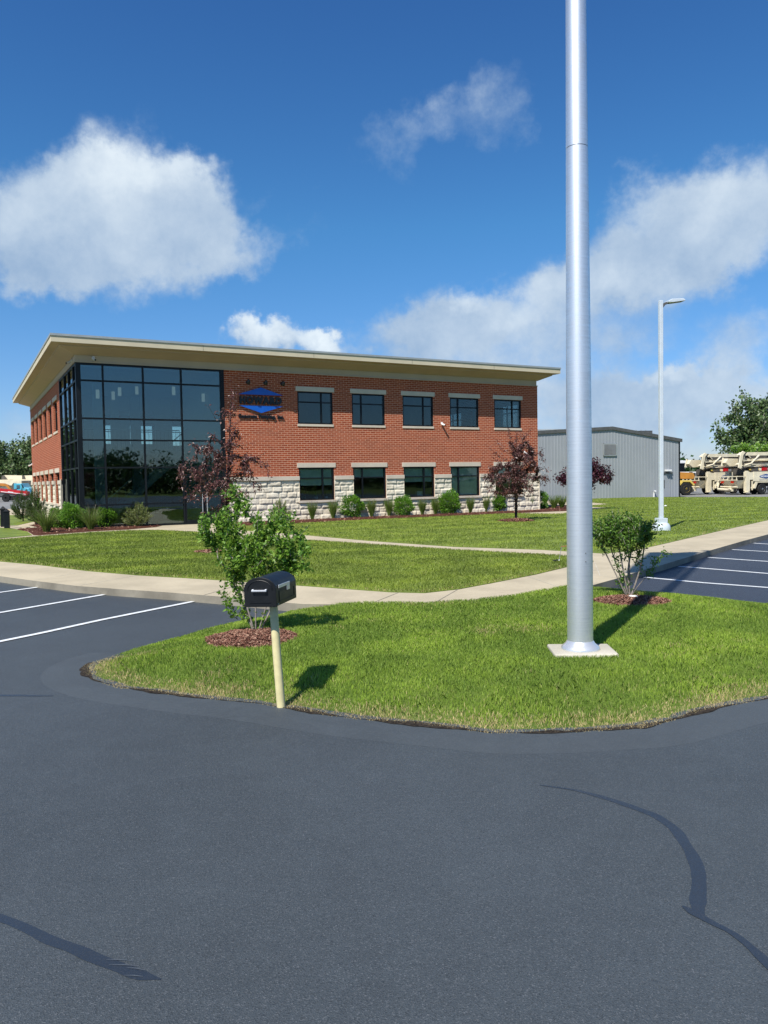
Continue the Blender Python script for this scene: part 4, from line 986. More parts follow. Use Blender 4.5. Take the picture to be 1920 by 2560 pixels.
plant('shrub','flat topped green shrub in mulch just right of the tall pole','shrub',B2,
  [lo2(1490,1322,36,28),lo2(1520,1318,42,32),lo2(1560,1314,46,34),lo2(1598,1318,42,32),lo2(1620,1325,28,24),lo2(1560,1340,64,24,-.1),lo2(1515,1345,36,20),lo2(1600,1345,30,18),lo2(1558,1330,50,26,.2)],
  260,14,.055,.46,'leaf_green_dark','bark_grey',12,'shrubs on the front island',step=.1,r_tip=.0028,spread=.03,up=.6,shell=.4,back=2,
  extra=[SH(1660,1382,Y2,b2),SH(1670,1384,Y2,b2),SH(1645,1395,Y2,b2),SH(1632,1415,Y2,b2),SH(1622,1432,Y2,b2),SH(1600,1385,Y2,b2),SH(1603,1402,Y2,b2),SH(1590,1400,Y2,b2),SH(1548,1400,Y2,b2),SH(1553,1445,Y2,b2),SH(1560,1455,Y2,b2),SH(1545,1450,Y2,b2),SH(1530,1275,Y2,b2),SH(1545,1275,Y2,b2),SH(1565,1440,Y2,b2),SH(1552,1430,Y2,b2),SH(1570,1460,Y2,b2),SH(1590,1375,Y2,b2),SH(1598,1392,Y2,b2),SH(1535,1385,Y2,b2),SH(1545,1410,Y2,b2),SH(1640,1405,Y2,b2),SH(1628,1400,Y2,b2),SH(1600,1283,Y2,b2)],
  stems=[SH(1495,1345,Y2,b2),SH(1520,1350,Y2,b2),SH(1545,1350,Y2,b2),SH(1565,1350,Y2,b2),SH(1585,1350,Y2,b2),SH(1612,1350,Y2,b2),SH(1625,1435,Y2,b2)],pw=.38)
# purple leaved trees
def purple(px,py,name,label,lobes,n,per,size,seed,top,extra=None,mat='leaf_purple',bark='bark_dark',rt=.0045,trunkh=.9,gr='purple leaved trees'):
    b=G(px,py,.13); Y=b[1]; L=[lob(a,c,rx,ry,dy,None,Y,b) for a,c,rx,ry,dy in lobes]
    tp=SH(*top,Y,b); tr=[(tp[0]*t*.8,0,tp[2]*t) for t in np.linspace(.12,.93,9)]
    ex=[SH(a,c,Y,b) for a,c in (extra or [])]
    return plant(name,label,'tree',(b[0],b[1],.15),L,n,per,size,.45,mat,bark,seed,gr,trunk=tr,step=.22,r_tip=rt,spread=.05,up=.55,shell=.35,back=4,droop=.25,parts=('trunk','crown'),pw=.46,extra=ex or None)
purple(563,1380,'purple_tree','tall loose purple leaved tree before the glass corner and sign','x' and [(500,1180,52,42,0),(575,1170,48,50,0),(630,1165,38,26,.1),(575,1090,32,36,0),(555,1225,70,38,-.1),(610,1210,40,34,.2),(490,1240,36,26,.1),(583,1040,22,30,0),(520,1130,40,24,0),(560,1275,50,26,0)],
  165,10,.086,51,(586,965),[(585,962),(588,985),(520,1012),(580,1010),(600,1050),(627,1108),(480,1105),(530,1085),(452,1160),(455,1215),(665,1130),(668,1165),(672,1195),(460,1240),(560,1048),(550,1030)],rt=.0042)
purple(1290,1302,'purple_tree','small round purple leaved tree before the right end of the wall',[(1290,1165,52,50,0),(1275,1210,70,34,0),(1325,1200,46,34,0),(1298,1115,40,40,0),(1335,1150,30,36,.1),(1250,1185,36,32,0),(1285,1235,50,18,0)],
  260,15,.092,52,(1292,1085),[(1330,1070),(1318,1085),(1355,1120),(1362,1170),(1372,1180),(1228,1140),(1225,1120),(1205,1188),(1215,1210),(1240,1095),(1365,1150),(1270,1072)],rt=.0045)
b3=G(1468,1274,.13); Y3=b3[1]
L3=[lob(a,c,rx,ry,dy,None,Y3,b3) for a,c,rx,ry,dy in [(1465,1168,45,22,0),(1430,1188,30,20,0),(1500,1180,36,20,0),(1520,1195,22,12,.3),(1405,1195,16,12,0),(1475,1195,45,16,-.3),(1475,1213,22,12,0),(1410,1200,20,10,-.4)]]
plant('purple_tree','dark maroon spreading tree half hidden behind the tall pole','tree',(b3[0],b3[1],.15),L3,120,26,.12,.75,'leaf_maroon','bark_dark',53,'purple leaved trees',trunk=[(0,0,.5),(0,0,1.),(.05,0,1.6)],step=.25,r_tip=.006,spread=.10,up=.2,shell=.3,back=3,droop=.3,parts=('trunk','crown'))
# bed plants
def gpx(px,py,base_z=.15): return (*G(px,py,Zk),base_z)
def hydr(px,py,wpx,hpx,label,seed,mat='leaf_bright'):
    b=gpx(px,py); s=b[1]/F_PX; w=wpx*s/2; h=hpx*s; r=np.random.default_rng(seed)
    t=thing('round_shrub',label,'shrub',b,0,'round green shrubs in the beds')
    T=crown_pts([(0,0,h*.52,w*.92,w*.92,h*.46),(w*.3,0,h*.7,w*.5,w*.6,h*.28),(-w*.35,.1,h*.62,w*.5,w*.6,h*.3)],90,seed,.5)
    nodes,par,rd,tips=grow((0,0,0),T,seed,.18,.2,None,.003,.4); v,f=wood_mesh(nodes,par,rd,4); npmesh('stems',v,f,'bark',t,k=4)
    C=[];D=[]
    n=3800; d=r.normal(0,1,(n,3)); d/=np.linalg.norm(d,axis=1,keepdims=True); lump=1+.14*np.sin(d[:,0]*4+seed)*np.sin(d[:,1]*5+seed*2)+.12*np.sin(d[:,2]*6+seed+d[:,0]*3)
    P=d*np.array([w*1.05,w*1.05,h*.52])*lump[:,None]*r.uniform(.62,1.04,(n,1))+np.array([0,0,h*.5]); P=P[P[:,2]>.06]; D=(P-np.array([0,0,h*.35]))+r.normal(0,.3,P.shape)*w; D[:,2]+=.1
    v,f=leaves(P,D,.09*(1+.3*((seed%3)-1)*.6),.60,seed+1,.5,.15); npmesh('foliage',v,f,mat,t); return t
nth=['first','second','third','fourth','fifth','sixth','seventh','eighth','ninth']
for k,(x,y,w,h) in enumerate([(879,1294,56,56),(1009.5,1290,47,48),(1124,1285,52,54),(1242,1278.5,40,42),(1351,1273,36,42)]):
    hydr(x,y,w,h,nth[k]+' round bright green shrub from the left along the front stone wall',200+k)
for (x,y,w,h,lb,sd,mt) in ((180,1324,54,60,'large round green shrub left of the glass corner post',211,'leaf_bright'),(262,1319,50,52,'round green shrub under the first glass columns right of the corner',212,'leaf_bright'),(143,1322,36,50,'small green shrub between the tall grass and the large round shrub',213,'leaf_green'),(108,1288,40,44,'light green shrub behind the pines at the side wall',214,'leaf_bright')):
    hydr(x,y,w,h,lb,sd,mt)
def reed(px,py,wpx,hpx,label,seed,flop=.25,heads=True):
    b=gpx(px,py); s=b[1]/F_PX; w=wpx*s/2; h=hpx*s*1.22; r=np.random.default_rng(seed); t=thing('ornamental_grass',label,'grass clump',b,0,'ornamental grass clumps in the beds')
    def mk(n,h0,h1,wd,fl,name,mat):
        V=[];F=[];k=5
        a=r.uniform(0,2*PI,n); hh=h*r.uniform(h0,h1,n); rr=w*np.sqrt(r.uniform(0,1,n)); lean=fl*r.uniform(.3,1.2,n); fa=r.uniform(0,2*PI,n)
        for j in range(k):
            q=j/(k-1); cx=np.cos(a)*(rr*.25+rr*.75*q**1.5+w*lean*q**2*1.2); cy=np.sin(a)*(rr*.25+rr*.75*q**1.5+w*lean*q**2*1.2); cz=hh*(q-.18*lean*q**3)
            ww=wd*(1-q*.85)
            V.append(np.c_[cx-np.sin(fa)*ww,cy+np.cos(fa)*ww,cz]); V.append(np.c_[cx+np.sin(fa)*ww,cy-np.cos(fa)*ww,cz])
        V=np.stack(V,1).reshape(-1,3); i=(np.arange(n)*2*k)[:,None]
        F=np.concatenate([i+np.array([2*j,2*j+1,2*j+3,2*j+2]) for j in range(k-1)],1).reshape(-1,4); npmesh(name,V,F,mat,t,k=4)
    mk(420,.5,.95,.009,flop,'blades','leaf_reedgrass')
    if heads: mk(34,.85,1.08,.010,flop*.7,'seed_heads','leaf_seedhead')
rd_=[(781,1300,28,40),(833,1297,28,40),(929,1293,28,40),(973,1291,26,40),(1056,1288,25,36),(1089,1286,24,36),(1176,1283,24,36),(1214,1280,24,38),(1288,1276,22,36),(1325,1275,24,36)]
for k,(x,y,w,h) in enumerate(rd_): reed(x,y,w,h,'slim ornamental grass clump number %s from the left along the stone wall'%(k+1) if 0 else ['slim grass clump left of all under the first lower window','slim grass clump just left of the largest round shrub','slim grass clump just right of the largest round shrub','slim grass clump left of the second round shrub under the second window gap','slim grass clump just right of the second round shrub','slim grass clump just left of the third round shrub','slim grass clump just right of the third round shrub','slim grass clump left of the small round shrub by the purple tree','slim grass clump right behind the small purple tree trunk','slim grass clump against the last round shrub at the wall end'][k],300+k,.2)
reed(117,1333,54,64,'large arching grass clump at the left bed beside the pines',320,.7)
reed(227,1327,46,56,'arching grass clump between two round shrubs before the glass',321,.6)
reed(1385,1272,30,32,'loose grass clump left of two past the end of the brick wall',322,.4,False)
reed(1405,1271,30,32,'loose grass clump right of two past the end of the brick wall',323,.4,False)
def pine(px,py,wpx,hpx,label,seed,mat,lob_=None,nt=90,name='pine_shrub'):
    b=gpx(px,py); s=b[1]/F_PX; w=wpx*s/2; h=hpx*s; t=thing(name,label,'pine shrub',b,0,'pine shrubs in the beds')
    lobes=lob_ or [(0,0,h*.45,w*.8,w*.8,h*.4),(-w*.4,0,h*.4,w*.5,w*.5,h*.35),(w*.4,0,h*.35,w*.5,w*.5,h*.3),(0,0,h*.78,w*.35,w*.35,h*.22)]
    T=crown_pts(lobes,nt,seed,.45); T=T[T[:,2]>.08]; nodes,par,rd,tips=grow((0,0,0),T,seed,.2,.2,[(0,0,h*q) for q in (.15,.3,.45)],.004,.45); v,f=wood_mesh(nodes,par,rd,5); npmesh('stems',v,f,'bark',t,k=4)
    r=np.random.default_rng(seed); C=[];D=[]
    for q in tips:
        p=nodes[q]; out=p-np.array([0,0,h*.2]); out=out/np.linalg.norm(out)+np.array([0,0,.7]); out/=np.linalg.norm(out); k=95
        tt=r.uniform(-.26,.10,(k,1)); C.append(p+out*tt+r.normal(0,.018,(k,3))); D.append(out+r.normal(0,.55,(k,3)))
    v,f=leaves(np.concatenate(C),np.concatenate(D),.095,.11,seed+1,.2,0,.02); npmesh('needles',v,f,mat,t)
pine(58,1304,62,80,'dark green pine left of two beside the black bollards',401,'leaf_pine',nt=110)
pine(92,1314,62,98,'tall pointed dark green pine right of two at the side wall',402,'leaf_pine',nt=120)
pine(345,1318,78,62,'yellow green dwarf pine before the glass wall left of the door',403,'leaf_pine_pale',nt=75)
pine(702,1311,62,64,'green dwarf pine behind the mailbox shrub at the stone wall',404,'leaf_pine_pale',nt=75)
# ------------------------------------------------------------------ flagpole
fp=thing('flagpole','very thick brushed aluminium flagpole standing on the front island','flagpole',(2.068,8.29,.13))
prof=[(.1345,.0),(.1335,1.),(.131,2.2),(.124,3.6),(.112,5.272)]
MB().lathe([(r,z) for r,z in prof],64).build('lower_shaft','brushed_aluminium',fp,smooth=True)
MB().lathe([(.108,5.268),(.108,5.277)],64).build('joint_seam','metal_dark',fp)
MB().lathe([(.1119,5.2785),(.1117,5.35),(.1045,6.7),(.092,9),(.07,14),(.05,16.2)],64).build('upper_shaft','brushed_aluminium',fp,smooth=True)
MB().lathe([(.198,.02),(.203,.035),(.203,.05),(.196,.066),(.172,.085),(.152,.105),(.140,.125),(.1355,.13)],48).build('base_collar','silver',fp,smooth=True)
MB().lathe([(.001,16.2),(.1,16.24),(.13,16.33),(.1,16.42),(.001,16.46)],16).build('finial','silver',fp,smooth=True)
m=MB()
for z in (1.07,.98): m.lathe([(.005,.0),(.005,.006)],8,M=Matrix.Translation((.03,-.1315,z))@Matrix.Rotation(PI/2,4,'X'))
m.build('rivet','metal_dark',fp)
pad=thing('concrete_pad','pale square concrete pad in the grass under the thick flagpole','concrete pad',(2.085,8.29,.02)); a=rad(-3)
MB().box(-.33,.33,-.26,.26,0,.145).build('slab','concrete_pale',pad,bevel=.015); pad.rotation_euler=(0,0,a)
fl=thing('flag','limp flag hanging high on the thick flagpole, seen here only by its shadow','flag',(2.078,8.29,0)); m=MB(); nx,nz=14,20; ll=Vector((-.88,.474,0))
vs=[]
for j in range(nz+1):
    for i in range(nx+1):
        t=i/nx; z=15.9-j/nz*5.6-.6*t; wv=.12*math.sin(t*9+j*.15); p=ll*(.12+1.15*t*(1-.25*j/nz))+Vector((.474,.88,0))*wv; vs.append((p.x,p.y,z))
m.add(vs,[(j*(nx+1)+i,j*(nx+1)+i+1,(j+1)*(nx+1)+i+1,(j+1)*(nx+1)+i) for j in range(nz) for i in range(nx)]); m.build('cloth','flag_cloth',fl,smooth=True,fix=False)
# ------------------------------------------------------------------ mailbox
mbx=thing('mailbox','black arched mailbox with silver handle on a leaning cream post','mailbox',(-.936,6.846,.03))
MB().tube([(0,0,-.03),(-.028,0,.45),(-.052,.01,.93)],[.0385,.0375,.036],24).build('post','post_cream',mbx,smooth=True)
bx=MB(); W2,Hs,Ls=.143,.150,.50
arch=[(-W2,0),(W2,0),(W2,Hs)]+[(W2*math.cos(a),Hs+.098*math.sin(a)) for a in [PI*i/18 for i in range(1,18)]]+[(-W2,Hs)]
RZ=rad(-13); TL=rad(-1.5)
BM=Matrix.Translation((-.128,-.17,.905))@Matrix.Rotation(RZ,4,'Z')@Matrix.Rotation(TL,4,'Y')
holder=link('box','_' and None,mbx); bpy.data.objects.remove(holder)
def addM(mb,name,mat,par,**k):
    mb.v=[tuple(BM@Vector(q)) for q in mb.v]; return mb.build(name,mat,par,**k)
bx.extr(arch,'y',0,Ls); body=addM(bx,'box_body','black_paint',mbx,smooth=True,bevel=.004)
ar2=[(x*1.02,(z-.13)*1.025+.13) for x,z in arch]; d=MB(); d.extr(ar2,'y',-.016,-.001); door=addM(d,'door','black_paint',mbx,bevel=.004)
d=MB()   # raised door trim: arch line and lower bar
pa=[(W2*.78*math.cos(a),-.0175,Hs*.95+.083*math.sin(a)) for a in [PI*i/16 for i in range(17)]]
d.tube(pa,.004,6); d.box(-.095,.095,-.021,-.016,.033,.039); addM(d,'door_trim','black_paint',door)
d=MB(); d.extr([(-.055,.125),(.055,.125),(.042,.092),(-.042,.092)],'y',-.0168,-.0162); addM(d,'handle_recess','sign_dark',door)
d=MB(); d.box(-.068,.068,-.045,-.033,.131,.147); d.box(-.068,-.05,-.034,-.016,.128,.152); d.box(.05,.068,-.034,-.016,.128,.152); addM(d,'handle','silver',door,bevel=.003)
d=MB(); d.box(W2+.003,W2+.010,.04,.31,.150,.178); d.box(W2+.003,W2+.010,.24,.31,.108,.150); addM(d,'flag','silver',mbx,bevel=.002)
d=MB()
for (y0,y1,z0,z1) in ((.06,.44,.03,.036),(.06,.44,.118,.124),(.06,.066,.036,.118),(.434,.44,.036,.118)): d.box(W2+.0005,W2+.004,y0,y1,z0,z1)
addM(d,'side_trim','black_paint',mbx)
d=MB(); d.tube([(W2+.0005,.03,.015),(W2+.006,.03,.015)],.006,8); addM(d,'hinge_pin','silver',mbx)
# ------------------------------------------------------------------ lamp post
lx,ly=G(1653,1327,.13); lp=thing('lamp_post','tall pale grey square light pole with one flat lamp head','lamp post',(lx,ly,.12),rad(10))
MB().lathe([(.30,0),(.30,.10),(.285,.19),(.24,.26),(.18,.29)],32).build('concrete_footing','lamp_grey',lp,smooth=True)
MB().box(-.155,.155,-.155,.155,.28,.44).build('base_cover','lamp_grey',lp,bevel=.01)
MB().box(-.062,.062,-.062,.062,.44,7.68).build('pole','lamp_grey',lp,bevel=.012)
MB().box(.062,.066,-.03,.03,.62,.82).build('hand_hole','lamp_grey',lp,bevel=.001)
m=MB(); P0=[(.062,7.48,.10),(.20,7.60,.09),(.34,7.665,.07)]
m.extr([(.062,7.42),(.16,7.54),(.34,7.60),(.34,7.66),(.15,7.62),(.062,7.56)],'y',-.035,.035); m.build('arm','metal_dark',lp,bevel=.008)
m=MB(); m.extr([(.22,7.60),(.36,7.60),(.80,7.665),(.82,7.70),(.74,7.745),(.34,7.715),(.22,7.66)],'y',-.15,.15); hd=m.build('lamp_head','lamp_grey',lp,bevel=.012); 
m=MB(); m.extr([(.36,7.595),(.79,7.658),(.79,7.664),(.36,7.599)],'y',-.12,.12); m.build('lens','lamp_dark',hd)
# stray white scrap on the lawn and rock by the shrub
gx,gy=G(1664,1267,.14); t=thing('litter','small white scrap lying on the far lawn behind the lamp post','litter',(gx,gy,.15)); m=MB(); m.add([(-.08,-.05,.03),(.07,-.04,.05),(.09,.06,.04),(-.06,.05,.07),(0,0,.1)],[(0,1,4),(1,2,4),(2,3,4),(3,0,4)]); m.build('paper','plastic_white',t)
gx,gy=G(1582,1493,.18); t=thing('stone','flat white stone on the mulch under the shrub right of the pole','stone',(gx,gy-.02,.185)); m=MB()
ring_=[(.075*math.cos(a)*(1+.2*math.sin(3*a)),.045*math.sin(a)) for a in [2*PI*i/12 for i in range(12)]]; m.add([(x,y,0) for x,y in ring_]+[(x*.75,y*.7,.025) for x,y in ring_],[tuple(range(12,24))]+[(i,(i+1)%12,12+(i+1)%12,12+i) for i in range(12)]); m.build('rock','white_stone',t,smooth=True)
gx,gy=G(1398,1405,.14); t=thing('paint_roller','small black roller on a thin bent rod on the lawn left of the pole','roller',(gx,gy,.16))
s=gy/F_PX; MB().tube([(-17*s,0,.005),(-2*s,.01,.012)],.026,12).build('roller','black_paint',t,smooth=True); MB().tube([(-2*s,.01,.012),(1.5*s,.01,.014)],.018,10).build('end_cap','plastic_white',t)
MB().tube([(0*s,.01,.02),(3*s,.02,16*s),(7*s,.03,36*s)],.006,6).build('rod','steel_grey',t); MB().tube([(6*s,.03,36*s),(22*s,.05,37*s)],.011,8).build('grip','hair_rust',t,smooth=True)
# bollards
for (px,py,h,lb) in ((18,1321,50,'black square bollard with pyramid top, nearer one at the left edge'),(9,1317,52,'black square bollard partly hidden behind the nearer one at left')):
    x,y=G(px,py,.13); s=y/F_PX; t=thing('bollard',lb,'bollard',(x,y,.13),.3,'black bollards by the side walk'); w=.11; H_=h*s
    MB().box(-w,w,-w,w,0,H_*.82).build('post','frame_black',t,bevel=.01); m=MB(); m.add([(-w*1.15,-w*1.15,H_*.82),(w*1.15,-w*1.15,H_*.82),(w*1.15,w*1.15,H_*.82),(-w*1.15,w*1.15,H_*.82),(-w*1.15,-w*1.15,H_*.86),(w*1.15,-w*1.15,H_*.86),(w*1.15,w*1.15,H_*.86),(-w*1.15,w*1.15,H_*.86),(0,0,H_)],[(3,2,1,0),(0,1,5,4),(1,2,6,5),(2,3,7,6),(3,0,4,7),(4,5,8),(5,6,8),(6,7,8),(7,4,8)]); m.build('cap','frame_black',t)
# ------------------------------------------------------------------ metal buildings
A0=Vector(G(1346,1250.5,.13)); A1=Vector(G(1698,1241,.13)); dm=(A1-A0).normalized(); rz=math.atan2(dm.y,dm.x); LM=(A1-A0).length; Lext=LM+12.5
org=A1-dm*Lext
mbd=thing('metal_building','low grey ribbed metal building with shallow gable and louvre vent','building',(org.x,org.y,0),rz)
zr=PY(1700,1103,A1.y)[2]; ridx=Lext-(LM*(1700-1527)/(1698-1346)); ap=A0+dm*(LM*(1527-1346)/352); za=PY(1527,1073,ap.y)[2]; zl=zr
def topz(x): return zl+(za-zl)*x/ridx if x<ridx else za+(zr-za)*(x-ridx)/(Lext-ridx)
m=MB(); x=0; per=.30
prof=[(0,0),(.20,0),(.225,-.018),(.255,-.018),(.28,0)]
pts=[]
while x<Lext:
    for a,b in prof:
        if x+a<Lext: pts.append((x+a,b))
    x+=per
pts.append((Lext,0)); pts=[p for p in pts]
cols=[]
allx=sorted(set([round(p[0],4) for p in pts])); 
vs=[];fs=[]
for (a,b) in pts: vs+= [(a,b,.1),(a,b,topz(a))]
fs=[(2*i,2*i+2,2*i+3,2*i+1) for i in range(len(pts)-1)]
m.add(vs,fs); n0=len(m.v)
m.box(Lext-.05,Lext,.0,22,.1,zr-.02); m.box(0,.05,.0,22,.1,zl-.02)
m.build('ribbed_wall','ribbed_metal',mbd,fix=False)
m=MB(); 
for (xa,za_,xb,zb_) in ((-.2,zl-.02,ridx,za),(ridx,za,Lext+.25,zr-.02)):
    m.add([(xa,-.12,za_-.05),(xb,-.12,zb_-.05),(xb,-.12,zb_+.22),(xa,-.12,za_+.22),(xa,.05,za_-.05),(xb,.05,zb_-.05),(xb,.05,zb_+.22),(xa,.05,za_+.22)],[(0,1,2,3),(4,7,6,5),(0,3,7,4),(1,5,6,2),(3,2,6,7),(0,4,5,1)])
m.build('rake_trim','metal_dark',mbd)
m=MB(); m.add([(-.2,-.1,zl+.2),(ridx,-.1,za+.22),(ridx,22,za+.22),(-.2,22,zl+.2),(Lext+.25,-.1,zr+.2),(Lext+.25,22,zr+.2)],[(0,1,2,3),(1,4,5,2)]); m.build('roof','roof_metal',mbd,fix=False)
m=MB(); m.box(Lext-.03,Lext+.06,-.06,.0,.1,zr); m.build('corner_trim','frame_black',mbd)
def mx(px): # local x on the front wall under pixel px
    t=(px-1346)/352.; 
    d=ray(px,1245); a=org; # intersect in plan
    den=d.x*dm.y-d.y*dm.x; k=(a.x*dm.y-a.y*dm.x)/den; P=Vector((d.x*k,d.y*k)); return (P-a).dot(dm),P.y
def mz(px,py): x_,Y_=mx(px); return PY(px,py,Y_)[2]
vx0,vx1=mx(1508)[0],mx(1541)[0]; vz0,vz1=mz(1525,1140),mz(1525,1108.5)
v=MB(); v.box(vx0,vx1,-.10,-.04,vz0,vz0+.06); v.box(vx0,vx1,-.10,-.04,vz1-.06,vz1); v.box(vx0,vx0+.06,-.10,-.04,vz0,vz1); v.box(vx1-.06,vx1,-.10,-.04,vz0,vz1)
lv=v.build('vent_frame','roof_metal',mbd)
v=MB(); n=11
for i in range(n): z=vz0+.08+(vz1-vz0-.14)*i/n; v.add([(vx0+.06,-.12,z),(vx1-.06,-.12,z),(vx1-.06,-.05,z+.07),(vx0+.06,-.05,z+.07)],[(0,1,2,3)])
v.build('slat','roof_metal',lv,fix=False); MB().box(vx0+.05,vx1-.05,-.042,-.038,vz0+.05,vz1-.05).build('backing','frame_black',lv)
dx0,dx1=mx(1654)[0],mx(1674)[0]; dz=mz(1660,1186)
m=MB(); m.box(dx0,dx0+.05,-.05,-.001,.12,dz); m.box(dx1,dx1+.05,-.05,-.001,.12,dz); m.box(dx0,dx1+.05,-.05,-.001,dz,dz+.05); m.box(dx0+.05,dx1,-.03,-.002,.12,dz); dd_=m.build('door','ribbed_metal',mbd); MB().box(dx0+.2,dx0+.26,-.07,-.03,.9,1.6).build('handle','metal_dark',dd_)
wl=thing('wall_light','white wall pack light over the metal building door','lamp',tuple((org+dm*mx(1667)[0]).to_3d()+Vector((0,0,mz(1667,1180)))),rz)
m=MB(); m.box(-.25,.25,-.38,-.02,.05,.20); m.build('housing','plastic_white',wl,bevel=.02); MB().box(-.2,.2,-.34,-.06,.02,.048).build('lens','metal_dark',wl); MB().box(-.75,.55,-.12,-.04,-.12,-.02).build('conduit_tray','metal_dark',wl)
pp=thing('vent_pipe','short white pipe elbow at the foot of the metal building','pipe',tuple((org+dm*mx(1634)[0]).to_3d()+Vector((0,0,.13))),rz); MB().tube([(0,-.04,.0),(0,-.06,.35),(0,-.12,.5),(0,-.28,.52)],.07,10).build('elbow','plastic_white',pp,smooth=True)
# taller long shed behind it
q0=PY(1200,1072,92); q1=PY(1642,1073,92)
sh=thing('metal_shed','long grey shed with pale ribbed roof behind the gabled metal building','building',(q0[0],92,0),rad(8)); Ls=(q1[0]-q0[0])*1.02; hz=q1[2]
MB().box(0,Ls,0,18,0,hz-.3).build('wall','ribbed_metal',sh); MB().box(-.2,Ls+.2,-.2,18.2,hz-.35,hz).build('eave_trim','metal_dark',sh)
m=MB(); m.add([(-.2,-.25,hz+.02),(Ls+.2,-.25,hz+.02),(Ls+.2,9,hz+.65),(-.2,9,hz+.65)],[(0,1,2,3)])
for i in range(int(Ls/.6)): m.box(i*.6,i*.6+.08,-.25,-.15,hz+.02,hz+.10)
m.build('roof','roof_metal',sh,fix=False)
m=MB(); m.extr([(0,0),(1.,.55),(2.3,.68),(3.2,.45),(4.2,0)],'y',-1,2.5); m.v=[(x+4.6,y,z+hz-.95) for x,y,z in m.v]
m=MB()
for x in (7.5,13.):
    m.box(x,x+3.6,3,6,hz+.2,hz+.5)
m.build('roof_skylight','roof_metal',sh)
